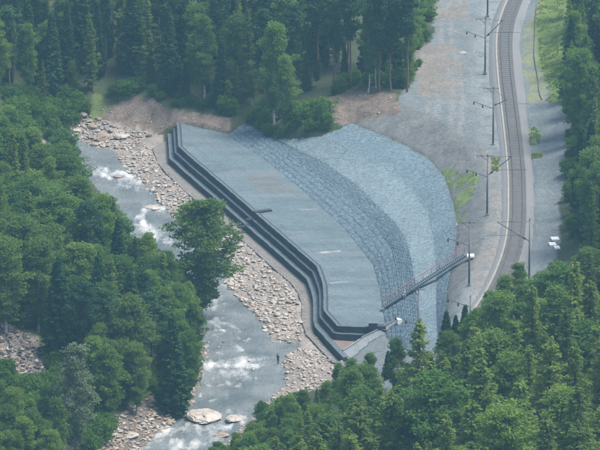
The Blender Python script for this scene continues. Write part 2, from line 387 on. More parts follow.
FL_PX = [(322, 313), (330, 324), (337, 333), (352, 335), (390, 337), (376, 346), (346, 362), (330, 345), (316, 329)]
CH_U = [(343, 351, -9.9), (353, 345, -9.6), (363, 337.5, -8.9), (380, 329, -7.9), (397, 319.5, -6.7)]; CH_L = [(349, 361, -10.1), (363, 350, -9.8), (379, 340, -9.1), (391, 331.5, -8.1), (401, 324, -6.9)]
FL_W = poly_w(FL_PX, -10.0); CH_W = np.array([unproj(*p) for p in CH_U] + [unproj(*p) for p in CH_L[::-1]])
SLP = []
for a_, b_ in zip(LW[:4], LW[1:5]):
    a_ = resample(a_, 150); b_ = resample(b_, 150)
    for t_ in np.linspace(0, 1, 7): SLP.append(a_ * (1 - t_) + b_ * t_)
SLP = np.vstack(SLP)
def terr(x, y, carve=True):
    x = np.asarray(x, float); y = np.asarray(y, float); shp = x.shape; x = x.ravel(); y = y.ravel()
    z = terr_raw(x, y)
    if carve:
        px, py = proj(x, y, z)
        m = (np.abs(x) < 75) & (y > -200) & (y < 210)
        wd = inside(x, y, WATER_W); d = dist_poly(x[m], y[m], WATER_W, True); dd = np.zeros(x.shape); dd[m] = d
        z = np.where(wd & m, np.minimum(z, ZW - 0.15 - 0.9 * np.clip(dd / 3, 0, 1)), z)
        z = np.where(~wd & m, np.maximum(z, ZW + np.minimum(0.03 + 0.12 * dd, 0.25)), z)
        rough = 0.5 * (fbm(x / 3.2, y / 3.2, 11) - 0.5) + 0.16 * (vnoise(x / 0.7, y / 0.7, 4) - 0.5)
        flat = (z > -0.6) & (px > 405) & (px < 560); z = z + rough * np.where(wd | flat, 0.05, 0.9)
        ms = inside(x, y, SL_W); ix_ = np.where(ms)[0]
        for k in range(0, len(ix_), 2000):
            q = ix_[k:k + 2000]; z[q] = SLP[np.argmin((x[q][:, None] - SLP[None, :, 0]) ** 2 + (y[q][:, None] - SLP[None, :, 1]) ** 2, 1), 2] - 0.15 - 0.75 * np.clip(dist_poly(x[q], y[q], SL_W, True) / 1.5, 0, 1)
        z = np.where(inside(x, y, PL_W), -8.8, z)
        z = np.where(inside(x, y, WALL_W), -11.6, z); z = np.where(inside(x, y, AP_W), np.minimum(z, -11.3), z)
        z = np.where(inside(x, y, APE_W), np.minimum(z, -11.3), z)
        z = np.where(inside(x, y, FL_W), np.minimum(z, -11.2), z); z = np.where(inside(x, y, CH_W), np.minimum(z, -10.4), z)
        z = np.where(inside(x, y, BED_W), np.minimum(z, -0.12), z)
    return z.reshape(shp)
def gterr(x, y):
    """height looked up in the finished ground sheet"""
    x = np.asarray(x, float); y = np.asarray(y, float)
    i = np.clip(np.searchsorted(gx, x) - 1, 0, len(gx) - 2); j = np.clip(np.searchsorted(gy, y) - 1, 0, len(gy) - 2)
    fx = np.clip((x - gx[i]) / (gx[i + 1] - gx[i]), 0, 1); fy = np.clip((y - gy[j]) / (gy[j + 1] - gy[j]), 0, 1)
    return (GG[j, i] * (1 - fx) + GG[j, i + 1] * fx) * (1 - fy) + (GG[j + 1, i] * (1 - fx) + GG[j + 1, i + 1] * fx) * fy
def terr1(x, y): return float(gterr(x, y))
def ground_at(px, py):
    z = -4.0
    for _ in range(14):
        x, y, _z = unproj(px, py, z); z = 0.5 * z + 0.5 * terr1(x, y)
    x, y, _z = unproj(px, py, z); return (x, y, terr1(x, y))

def axis(lo, hi, step, far_lo, far_hi):
    a = list(np.arange(lo, hi + step / 2, step)); s = step * 2
    while a[-1] < far_hi: a.append(a[-1] + s); s *= 1.35
    s = step * 2
    while a[0] > far_lo: a.insert(0, a[0] - s); s *= 1.35
    return np.array(a)
gx = axis(-62, 62, 0.5, -2600, 2600); gy = axis(-168, 165, 0.62, -1700, 3400)
GX, GY = np.meshgrid(gx, gy); GZ = terr(GX.ravel(), GY.ravel()); GG = GZ.reshape(GX.shape)
tx, ty = GX.ravel(), GY.ravel(); qx, qy = proj(tx, ty, GZ)
def C3(*c): return np.array(c, float)
nb = fbm(tx / 6, ty / 9, 21); nf = fbm(tx / 1.8, ty / 2.6, 33)
colr = np.tile(C3(0.040, 0.052, 0.024), (len(tx), 1)) * (0.7 + 0.6 * nb[:, None])                 # forest floor
def lay(mask, c, soft=1.0):
    global colr
    m = np.asarray(mask, float)[:, None] * soft; colr = colr * (1 - m) + np.asarray(c) * m
jx = qx + (nb - 0.5) * 16; jy = qy + (nf - 0.5) * 10                                               # ragged zone borders
def Z(poly): return inside(jx, jy, poly)
view = (np.abs(tx) < 90) & (ty > -240) & (ty < 260)
TERRACE = [(398, 106), (414, 82), (424, 50), (434, 10), (440, -60), (600, -60), (560, 20), (556, 60), (548, 100), (570, 105), (566, 150), (562, 200), (560, 250), (545, 300), (470, 330), (430, 370), (440, 320), (470, 275), (485, 215), (480, 155), (440, 124)]
nl_ = fbm(tx / 14, ty / 30, 77); gcol = C3(0.110, 0.130, 0.134) * (0.72 + 0.3 * nf[:, None] + 0.32 * nl_[:, None]); tan = C3(0.150, 0.136, 0.118) * (0.75 + 0.45 * nf[:, None])
lay(Z(TERRACE) & view, gcol)
dT = dist_poly(tx, ty, TRACK[::6])
lft = tx < np.interp(ty, TRACK[::-1, 1], TRACK[::-1, 0])
for o_, a_ in ((9.2, .5), (11.0, .5), (13.6, .35), (15.3, .35)):          # wheel tracks of the service road
    lay((Z(TERRACE) & view & lft) * a_ * np.exp(-((dT - o_ - 1.2 * np.sin(ty / 17)) / .35) ** 2) * np.clip(nf * 1.8, 0, 1), C3(0.20, 0.19, 0.175))
for o_ in (6.2, 8.0): lay((Z(TERRACE) & view & ~lft) * .45 * np.exp(-((dT - o_) / .35) ** 2) * np.clip(nf * 1.8, 0, 1), C3(0.19, 0.19, 0.185))
sh = (Z(TERRACE) & view & (dT < 6.5) & (tx < np.interp(ty, TRACK[::-1, 1], TRACK[::-1, 0]))) * np.clip((7.0 - dT) / 3, 0, 1) * np.clip((nf - 0.28) * 3.2, 0, 0.8); lay(sh, C3(0.165, 0.178, 0.18))
lay((Z([(515, 110), (560, 108), (556, 250), (520, 300)]) & view) * 0.6, C3(0.112, 0.132, 0.138) * (0.8 + 0.4 * nf[:, None]))
lay(Z([(335, 333), (400, 318), (446, 316), (446, 362), (390, 392), (345, 372)]) & view, gcol)
mt = (Z([(420, 0), (470, 0), (470, 60), (455, 100), (425, 100), (415, 80)]) & view) * np.clip((nb - 0.30) * 4, 0, 0.8); lay(mt, tan)
mt = (Z([(478, 155), (500, 150), (508, 215), (500, 270), (470, 300), (476, 250)]) & view) * np.clip((nf - 0.3) * 3, 0, 0.6); lay(mt, tan)
nh = vnoise(tx / .6, ty / 1.1, 91); brown = C3(0.115, 0.095, 0.078) * (0.45 + 0.6 * nf[:, None] + 0.5 * nh[:, None])
SOIL = [(330, 118), (345, 98), (398, 100), (440, 120), (482, 150), (488, 215), (480, 255), (462, 290), (445, 330), (440, 355), (444, 300), (446, 240), (444, 210), (434, 188), (416, 167), (384, 150), (346, 134)]
lay(Z(SOIL) & view, C3(0.108, 0.115, 0.114) * (0.55 + 0.55 * nf[:, None] + 0.3 * vnoise(tx / .6, ty / .9, 93)[:, None]))
lay((Z([(300, 125), (330, 100), (350, 90), (400, 95), (400, 112), (350, 125)]) & view), brown)
lay((Z([(80, 120), (95, 96), (140, 90), (168, 108), (230, 118), (228, 132), (178, 126), (150, 132), (110, 130)]) & view), brown)
grn = C3(0.095, 0.145, 0.036) * (0.7 + 0.6 * nf[:, None])
lay((Z([(84, 104), (100, 92), (140, 88), (150, 96), (118, 102), (100, 122), (88, 124)]) & view) * 0.8, grn * 0.8)
GRASS_P = [[(436, 168), (476, 172), (474, 196), (462, 226), (454, 214), (446, 180)], [(527, 128), (541, 126), (540, 144), (529, 146)], [(532, 154), (542, 155), (542, 163), (532, 162)], [(491, 150), (500, 155), (498, 172), (492, 172)]]
for g in GRASS_P: lay((Z(g) & view) * np.clip((nf - 0.44) * 6, 0, 0.75), grn * 0.95)
lay(Z([(537, -60), (600, -60), (575, 30), (562, 70), (575, 112), (566, 108), (548, 96), (538, 60), (535, 20)]) & view, grn * 0.95)
lay((Z([(520, 60), (536, 0), (540, -40), (538, 60), (546, 100), (528, 104)]) & view) * np.clip((nf - 0.3) * 4, 0, 0.85), C3(0.15, 0.165, 0.085))
stone = C3(0.20, 0.18, 0.16) * (0.6 + 0.75 * nf[:, None])
BAR = [(70, 118), (110, 122), (160, 135), (158, 150), (200, 200), (250, 245), (295, 280), (305, 320), (335, 360), (330, 385), (300, 392), (262, 408), (240, 428), (225, 440)] + WATER_R[::-1][3:]
lay((Z(BAR) | ((dist_poly(qx, qy, WATER_R) < 8) & ~inside(tx, ty, WATER_W))) & view & (GZ < -9.6), stone)
lay((dist_poly(qx, qy, AP_PX) < 14) & view & (GZ < -9.4), stone)
LBANK = [(205, 345), (208, 375), (200, 400), (172, 428), (135, 455), (80, 470), (95, 430), (130, 408), (165, 390), (190, 360)]
lay(Z(LBANK) & view, C3(0.115, 0.10, 0.088) * (0.6 + 0.7 * nf[:, None]))
SCREE = [(-15, 325), (18, 325), (42, 340), (48, 365), (38, 388), (18, 372), (-15, 365)]
lay(Z(SCREE) & view, C3(0.15, 0.135, 0.125) * (0.6 + 0.7 * nf[:, None]))
lay(inside(tx, ty, WATER_W), C3(0.10, 0.095, 0.08))
me = np_mesh('ground', np.stack([tx, ty, GZ], 1), grid_faces(len(gy), len(gx))); col_attr(me, colr)
ground = tag(link('ground', me, M['terrain'], None, True), 'valley floor and forest slopes around the river and railway', None, None, 'structure')

def scatter_px(poly, n, seed=0):
    r = np.random.default_rng(seed); P = np.array(poly); out = []
    while len(out) < n:
        q = r.uniform(P.min(0), P.max(0), (n * 2, 2)); out += list(q[inside(q[:, 0], q[:, 1], poly)])
    return np.array(out[:n])
# ------------------------------------------------------------------ river
def river():
    wx = np.arange(-52, 8, 0.28); wy = np.arange(-140, 92, 0.36); X, Y = np.meshgrid(wx, wy); x = X.ravel(); y = Y.ravel()
    d = dist_poly(x, y, WATER_W, True); ins = inside(x, y, WATER_W); keep = ins | (d < 2.2)
    px, py = proj(x, y, np.full(x.shape, ZW))
    foam = np.zeros(x.shape)
    def streak(line, wid, amt):
        nonlocal foam
        foam = np.maximum(foam, amt * np.exp(-(dist_poly(px + (fbm(x / 1.6, y / 3.5, 47) - .5) * 16, py + (fbm(x / 2.2, y / 4, 49) - .5) * 9, line) / (wid * 1.15)) ** 2))
    streak([(204, 366), (222, 362), (240, 365), (262, 361)], 5, 1.0); streak([(225, 372), (248, 376)], 6, 0.75); streak([(205, 384), (240, 386)], 4, 0.5)
    streak([(196, 300), (208, 306), (222, 300)], 5, 0.8); streak([(200, 318), (218, 322), (238, 330)], 4, 0.6); streak([(225, 345), (240, 348)], 4, 0.55)
    streak([(150, 436), (180, 428), (205, 430), (228, 426)], 7, 0.95); streak([(175, 446), (215, 442)], 6, 0.9); streak([(228, 412), (242, 416)], 5, 0.8); streak([(128, 452), (160, 442)], 6, 0.7)
    streak([(96, 172), (110, 172), (126, 176), (140, 184)], 5, 0.95); streak([(118, 184), (136, 190)], 5, 0.6); streak([(140, 206), (170, 214)], 4, 0.5)
    streak([(138, 218), (150, 230), (166, 240)], 7, 0.85); streak([(190, 268), (222, 284)], 5, 0.5); streak([(232, 330), (262, 350)], 3, 0.3)
    for a_, b_ in scatter_px([(150, 425), (240, 395), (262, 372), (250, 330), (215, 300), (205, 320), (203, 380)], 60, 105): foam = np.maximum(foam, .75 * np.exp(-(((px - a_ + .5) / 3.0) ** 2 + ((py - b_ - 1.0) / 1.6) ** 2)))
    for a_, b_, w_ in ((184, 420, 5), (226, 424, 5), (243, 423, 4), (163, 209, 5), (145, 211, 4), (110, 178, 4)): foam = np.maximum(foam, .95 * np.exp(-(((px - a_) / w_) ** 2 + ((py - b_) / 3.0) ** 2)))
    n1 = fbm(x / 1.1, y / 2.4, 41); n2 = fbm(x / 0.45, y / 1.0, 55)
    z = ZW + 0.22 * (n1 - 0.5) + 0.06 * (n2 - 0.5) + foam * (0.5 * (n1 - 0.4) + 0.25 * (n2 - 0.5))
    n3 = fbm(x / 0.8, y / 4.5, 57); f = np.clip(foam * (0.05 + 1.3 * n1) * (0.2 + 1.25 * n3), 0, 1)
    f = np.maximum(f, np.clip((n2 - 0.66) * 3, 0, 0.45) * (d < 1.2) * ins)
    f = np.maximum(f, np.clip((n3 - 0.60) * 1.6, 0, 0.3) * ins * (n1 > .45))
    idx = -np.ones(len(x), int); idx[keep] = np.arange(keep.sum()); F = grid_faces(len(wy), len(wx)); F = F[keep[F].all(1)]
    me = np_mesh('river', np.stack([x, y, z], 1)[keep], idx[F]); col_attr(me, np.repeat(f[keep][:, None], 3, 1))
    m, t, bs = new_mat('river_water'); v = world_pos(t)
    a = N(t, 'ShaderNodeAttribute', attribute_name='Col').outputs['Fac']
    mpf = N(t, 'ShaderNodeMapping'); mpf.inputs['Scale'].default_value = (1.0, 0.55, 1); t.links.new(v, mpf.inputs[0]); g = noise(t, 1.7, 7, 0.85, mpf.outputs[0]); ad = N(t, 'ShaderNodeMath', operation='MULTIPLY_ADD'); t.links.new(g, ad.inputs[0]); ad.inputs[1].default_value = 1.1; t.links.new(a, ad.inputs[2])
    ff = N(t, 'ShaderNodeMath', operation='MULTIPLY'); t.links.new(ramp(t, ad.outputs[0], 0.78, 1.4), ff.inputs[0]); t.links.new(ramp(t, a, 0.02, 0.25), ff.inputs[1])
    deep = mix_rgb(t, ramp(t, noise(t, 0.16, 3, 0.5, v), 0.35, 0.65), (0.115, 0.145, 0.158), (0.21, 0.24, 0.25))
    t.links.new(mix_rgb(t, ff.outputs[0], deep, (0.58, 0.60, 0.60)), bs.inputs['Base Color'])
    rr = N(t, 'ShaderNodeMapRange'); t.links.new(ff.outputs[0], rr.inputs[0]); rr.inputs[3].default_value = 0.14; rr.inputs[4].default_value = 0.8
    t.links.new(rr.outputs[0], bs.inputs['Roughness']); bs.inputs['IOR'].default_value = 1.333
    mp = N(t, 'ShaderNodeMapping'); mp.inputs['Scale'].default_value = (1.6, 0.8, 1); t.links.new(v, mp.inputs[0])
    bump(t, bs, noise(t, 1.5, 6, 0.7, mp.outputs[0]), 0.55)
    tag(link('river', me, m, None, True), 'grey mountain river with white rapids running past the stone bank', None, None, 'structure')
river()

# ------------------------------------------------------------------ platform, stone-faced slope, walls
def seam(r, c):
    a = r / 2.0 + 0.12 * np.sin(c * 3); b = c / 1.25 + 0.1 * np.sin(r * 1.3)
    return np.maximum(np.exp(-((a - np.round(a)) / 0.07) ** 2), np.exp(-((b - np.round(b)) / 0.10) ** 2))
def lofted(name, A, B, nr, nc, disp, colour, mat, label=None, seams=False):
    A = resample(A, nr); B = resample(B, nr); t = np.linspace(0, 1, nc)[None, :, None]
    V = (A[:, None] * (1 - t) + B[:, None] * t).reshape(-1, 3); x, y = V[:, 0], V[:, 1]
    rr_ = np.repeat(np.linspace(0, np.linalg.norm(np.diff(A, axis=0), axis=1).sum(), nr), nc); cc_ = np.tile(np.linspace(0, 1, nc), nr) * np.linalg.norm(A - B, axis=1).mean()
    V[:, 2] += disp(x, y) if not seams else disp(x, y) - 0.10 * seam(rr_, cc_); px, py = proj(V[:, 0], V[:, 1], V[:, 2])
    F = grid_faces(nr, nc); me = np_mesh(name, V, F); cl_ = colour(x, y, px, py, np.tile(np.linspace(0, 1, nc), nr)); col_attr(me, cl_ * (1 - 0.35 * seam(rr_, cc_)[:, None]) if seams else cl_)
    o = link(name, me, mat, None, False); me.flip_normals() if me.polygons[len(F) // 2].normal.z < 0 else None
    return tag(o, label, None, None, 'structure')
def plat_col(x, y, px, py, t=None):
    n = fbm(x / 5, y / 2.2, 61); n2 = fbm(x / 1.4, y / 0.9, 62)
    c = C3(0.090, 0.124, 0.138) * (0.66 + 0.34 * n[:, None] + 0.30 * n2[:, None])
    pt = inside(px + (n2 - .5) * 3, py + (n - .5) * 3, [(242, 176), (268, 172), (300, 192), (270, 196)]).astype(float)[:, None] * 0.6
    c = c * (1 - pt) + C3(0.105, 0.108, 0.106) * pt
    band = np.clip((vnoise(x / 9, y / 1.6, 71) - 0.62) * 3, 0, 0.35)[:, None]; c = c * (1 - band) + C3(0.135, 0.16, 0.17) * band
    st = (np.exp(-(dist_poly(px, py, [(316, 253), (340, 251)]) / 0.8) ** 2) + 0.6 * np.exp(-(dist_poly(px, py, [(331, 283), (352, 281)]) / 0.8) ** 2) + 0.4 * np.exp(-(dist_poly(px, py, [(300, 210), (318, 209)]) / 1.0) ** 2)) * np.clip(n2 * 2 - 0.3, 0, 1)
    st = np.clip(st, 0, 0.9)[:, None]; 
    g1 = (x * .93 + y * .36) / 3.0; g2 = (y * .93 - x * .36) / 4.0; jn = np.maximum(np.exp(-((g1 - np.round(g1)) / .05) ** 2), np.exp(-((g2 - np.round(g2)) / .04) ** 2))[:, None]
    c = c * (1 - .16 * jn * np.clip(n2 * 2 - .4, 0, 1)[:, None]); return c * (1 - st) + C3(0.30, 0.31, 0.31) * st
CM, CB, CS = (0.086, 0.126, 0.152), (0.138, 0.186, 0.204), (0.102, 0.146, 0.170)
lofted('stone_platform', offset(U, -0.35), LW[0][:9], 560, 110, lambda x, y: 0.05 * (fbm(x / 2, y / 2, 5) - 0.5) + 0.03 * (vnoise(x / .35, y / .35, 6) - .5), plat_col, M['gravel'], 'flat grey gravel-filled platform behind the stepped river wall')
def rip_disp(sz, amp, s):
    def f(x, y):
        d, v = cell(x / sz, y / sz, s); return amp * (v * 0.6 - np.minimum(d, 0.8)) + 0.12 * (fbm(x / 2.5, y / 4, s) - 0.5)
    return f
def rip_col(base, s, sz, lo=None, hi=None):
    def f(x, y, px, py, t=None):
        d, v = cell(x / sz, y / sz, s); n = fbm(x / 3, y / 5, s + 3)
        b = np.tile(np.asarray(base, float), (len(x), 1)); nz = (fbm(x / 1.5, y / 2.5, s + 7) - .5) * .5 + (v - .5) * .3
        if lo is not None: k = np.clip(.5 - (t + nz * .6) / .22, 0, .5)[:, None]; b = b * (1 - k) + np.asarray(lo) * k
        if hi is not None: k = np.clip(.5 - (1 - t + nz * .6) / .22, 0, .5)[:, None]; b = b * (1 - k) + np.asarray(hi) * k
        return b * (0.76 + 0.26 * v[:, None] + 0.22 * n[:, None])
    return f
def tier_disp(x, y): # wire-mesh mattresses: rows across the slope with sagging seams
    d, v = cell(x / 0.5, y / 0.6, 81)
    return 0.16 * (v * 0.7 - np.minimum(d, .8)) + 0.12 * (fbm(x / 2.0, y / 3.0, 8) - 0.5)
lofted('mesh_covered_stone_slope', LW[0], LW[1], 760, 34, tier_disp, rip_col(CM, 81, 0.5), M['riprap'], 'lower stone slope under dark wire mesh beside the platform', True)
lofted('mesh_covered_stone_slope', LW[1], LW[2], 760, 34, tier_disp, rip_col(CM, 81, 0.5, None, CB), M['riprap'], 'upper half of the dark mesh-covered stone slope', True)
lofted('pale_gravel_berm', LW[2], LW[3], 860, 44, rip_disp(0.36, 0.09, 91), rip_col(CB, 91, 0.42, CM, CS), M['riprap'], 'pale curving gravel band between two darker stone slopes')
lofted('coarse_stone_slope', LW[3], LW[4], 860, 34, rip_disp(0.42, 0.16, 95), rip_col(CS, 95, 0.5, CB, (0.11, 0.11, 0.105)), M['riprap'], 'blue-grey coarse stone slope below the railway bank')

wall = empty('retaining_wall', (0, 0, 0)); tag(wall, 'dark stepped gabion wall in three tiers along the river edge of the platform', 'retaining wall')
UF = np.vstack([resample(U[:12], 300), resample(U[11:], 60)[1:]])
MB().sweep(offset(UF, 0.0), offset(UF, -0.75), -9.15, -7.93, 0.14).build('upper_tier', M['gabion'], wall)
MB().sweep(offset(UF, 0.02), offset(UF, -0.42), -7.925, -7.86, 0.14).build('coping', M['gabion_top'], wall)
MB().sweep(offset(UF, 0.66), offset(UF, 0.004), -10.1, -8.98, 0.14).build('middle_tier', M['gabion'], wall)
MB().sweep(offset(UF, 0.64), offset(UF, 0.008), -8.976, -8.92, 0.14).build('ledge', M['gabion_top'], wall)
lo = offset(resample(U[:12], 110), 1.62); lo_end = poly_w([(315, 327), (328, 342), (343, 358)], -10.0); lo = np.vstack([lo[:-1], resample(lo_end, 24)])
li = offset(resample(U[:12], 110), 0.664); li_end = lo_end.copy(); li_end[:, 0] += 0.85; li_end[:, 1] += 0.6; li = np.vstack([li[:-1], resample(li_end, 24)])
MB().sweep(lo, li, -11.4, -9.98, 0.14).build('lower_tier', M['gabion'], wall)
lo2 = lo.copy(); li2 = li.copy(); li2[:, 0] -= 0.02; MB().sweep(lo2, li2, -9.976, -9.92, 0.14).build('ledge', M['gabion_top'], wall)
fl = poly_w([(323, 313), (331, 324), (337, 333), (352, 335), (390, 337), (376, 346), (349, 357), (334, 343), (321, 327)], -10.0)
MB().add([tuple(p) for p in fl] + [(p[0], p[1], -11.3) for p in fl], [tuple(range(9))] + [(i, (i + 1) % 9, 9 + (i + 1) % 9, 9 + i) for i in range(9)]).build('ledge_floor', M['rustfloor'], wall)
# cross walls where two building stages meet
for a, b, z, hh, th in [((253.6, 213.3), (271, 210.8), ZP, 0.32, 0.9), ((246, 220.5), (254.5, 219.5), -9.0, 0.25, 0.5), ((238, 228), (246, 226.5), -10.0, 0.25, 0.5)]:
    p, q = np.array(unproj(*a, z)), np.array(unproj(*b, z)); c = (p + q) / 2; d = q - p
    MB().box((c[0], c[1], z + hh / 2), (np.hypot(d[0], d[1]), th, hh), math.atan2(d[1], d[0])).build('cross_beam', M['gabion'], wall)
# apron: slab strip between the wall foot and the stones
A = resample(offset(U[:12], 1.66), 160); B = resample(poly_w(AP_PX, ZA), 160)
A = np.vstack([A, resample(lo_end - [0.15, 0.1, 0], 24)]); B = np.vstack([resample(poly_w(AP_PX[:12], ZA), 160), resample(poly_w(AP_PX[11:], ZA), 24)])
A[:, 2] = ZA; 
apron = MB().sweep(B, A, -12.2, -10.98).build('riverside_apron', M['apron']); tag(apron, 'brownish concrete apron strip at the foot of the stepped wall', 'apron')
for a, b in [((222, 222), (236, 235)), ((236, 234.5), (246.5, 232.5))]:
    p, q = np.array(unproj(*a, ZA)), np.array(unproj(*b, ZA)); c = (p + q) / 2; d = q - p
    MB().box((c[0], c[1], -10.95), (np.hypot(d[0], d[1]), 0.3, 0.12), math.atan2(d[1], d[0])).build('joint_kerb', M['gabion'], apron)

# drainage chute with white head, dark headwall box
ch = empty('drainage_chute', unproj(370, 342, -9)); tag(ch, 'pale concrete drainage chute rising to a white block at the platform corner', 'drainage chute')
off = np.array(ch.location)
UE, LE = CH_U, CH_L
m = MB(); ue = resample([unproj(*p) for p in UE], 20); le = resample([unproj(*p) for p in LE], 20); V = []
for i in range(20): V += [ue[i] - off, le[i] - off, le[i] - off - (0, 0, 1.1), ue[i] - off - (0, 0, 1.1)]
m.add(V, [(0, 1, 2, 3), (79, 78, 77, 76)] + [(4 * i + k, 4 * i + (k + 1) % 4, 4 * i + 4 + (k + 1) % 4, 4 * i + 4 + k) for i in range(19) for k in range(4)]).build('chute_slab', M['concrete'], ch)
for E, nm in ((ue, 'kerb'), (le, 'kerb')):
    MB().tube([tuple(p - off + (0, 0, 0.1)) for p in E], 0.16, 4).build(nm, M['concrete'], ch)
hp = np.array(unproj(399, 321, -6.4)) - off; MB().box(tuple(hp), (0.75, 1.1, 0.75), 0.3, 0.92).build('head_block', M['white'], ch)
MB().tube([tuple(np.array(unproj(386, 337, -8.2)) - off), tuple(np.array(unproj(397, 329, -7.2)) - off)], 0.14, 6).build('drain_pipe', M['arm'], ch)
p = unproj(373, 328.5, ZP); hb = MB(); hb.box((0, 0, 0.5), (1.35, 1.3, 1.0)); h_ = hb.build('inspection_chamber', M['gabion']); h_.location = p
MB().box((0, 0, 1.04), (1.45, 1.4, 0.08)).build('lid', M['stair'], h_); MB().box((1.35, -0.2, 0.3), (1.3, 1.2, 0.62)).build('side_box', M['gabion'], h_)
tag(h_, 'dark square chamber standing at the near corner of the platform', 'chamber')

# ------------------------------------------------------------------ stairs down the slope
def stairs():
    b = np.array(unproj(383, 309.0, -7.6)); e = np.array(unproj(466, 256.0, 0.35)); r = empty('slope_stairs', tuple(b)); d = e - b
    tag(r, 'long dark steel staircase with red handrail climbing the stone slope to the railway', 'staircase')
    nrm = np.array([-d[1], d[0], 0]); nrm /= np.linalg.norm(nrm)
    for s in (0, 1.1):
        o = nrm * s; V = []
        for q in (o, d + o): V += [q + nrm * 0.05 + (0, 0, 0.18), q - nrm * 0.05 + (0, 0, 0.18), q - nrm * 0.05 - (0, 0, 0.14), q + nrm * 0.05 - (0, 0, 0.14)]
        MB().add(V, [(0, 1, 2, 3), (7, 6, 5, 4)] + [(k, (k + 1) % 4, 4 + (k + 1) % 4, 4 + k) for k in range(4)]).build('stringer', M['stair'], r)
    n = 44; m = MB(); rz = math.atan2(d[1], d[0])
    tread = MB().box((0, 0, 0), (0.30, 1.0, 0.04)).mesh('tread')
    for i in range(n):
        c = d * (i + 0.5) / n + nrm * 0.55; o = link('tread', tread, M['stair'], r); o.location = c + np.array((0, 0, 0.12)); o.rotation_euler = (0, 0, rz)
    for i in range(11):
        c = d * (i / 10) + nrm * 1.1; MB().tube([c, c + (0, 0, 1.15)], 0.03, 5).build('post', M['stair'], r)
    c = nrm * 1.1 + (0, 0, 1.15); MB().tube([c, c + d], 0.055, 6).build('handrail', M['redrail'], r)
    c = nrm * 1.1 + (0, 0, 0.65); MB().tube([c, c + d], 0.025, 5).build('mid_rail', M['redrail'], r)
    for k in (0.0, 0.26):
        q = d * k + nrm * 0.2; MB().box((q[0], q[1] - 0.2, q[2] - 0.15), (0.55, 0.6, 0.5)).build('support_block', M['concrete'], r)
    c = d * 0.995 + nrm * 0.5; MB().box((c[0] + 0.9, c[1], c[2] - 0.1), (1.1, 1.5, 0.3)).build('landing_pad', M['white'], r)
stairs()

# ------------------------------------------------------------------ railway
def railway():
    T = TRACK
    def strip(offs, name, mat, label):
        m = [offset(T, o) for o, z in offs]; V = np.stack([np.c_[p[:, :2], np.full(len(p), z)] for p, (o, z) in zip(m, offs)], 1).reshape(-1, 3)
        V[:, 2] += 0.05 * (vnoise(V[:, 0] / .4, V[:, 1] / .4, 7) - 0.5)
        me = np_mesh(name, V, grid_faces(len(T), len(offs))); me.flip_normals() if me.polygons[3].normal.z < 0 else None
        return tag(link(name, me, mat), label, None, None, 'structure')
    strip([(3.0, -0.25), (2.55, 0.05), (2.0, 0.36), (1.0, 0.38), (0, 0.38), (-1.0, 0.38), (-2.0, 0.36), (-2.45, 0.05), (-2.9, -0.25)], 'ballast_bed', M['ballast'], 'grey crushed stone bed under the railway track')
    r = empty('railway_track', (0, 0, 0)); tag(r, 'single curving railway track on pale ballast at the right', 'railway track')
    for s in (-0.76, 0.76):
        m = MB(); m.sweep(offset(T, s - 0.06), offset(T, s + 0.06), 0.50, 0.64); m.sweep(offset(T, s - 0.10), offset(T, s + 0.10), 0.465, 0.498); m.build('rail', M['rail'], r)
    d = np.r_[0, np.cumsum(np.linalg.norm(np.diff(T[:, :2], axis=0), axis=1))]; m = MB()
    for t in np.arange(0.3, d[-1], 0.56):
        x = np.interp(t, d, T[:, 0]); y = np.interp(t, d, T[:, 1]); i = min(len(T) - 2, int(np.searchsorted(d, t))); i = max(1, i)
        a = math.atan2(T[i][1] - T[i - 1][1], T[i][0] - T[i - 1][0]); m.box((x, y, 0.40), (0.27, 2.7, 0.13), a)
    o = m.build('sleepers', M['sleeper'], r); o['kind'] = 'stuff'
    tr = MB().sweep(offset(T[60:370], 1.72), offset(T[60:370], 1.42), 0.3, 0.5).build('cable_trough', M['trough']); tag(tr, 'pale concrete cable trough running along the left rail', 'cable trough')
railway()

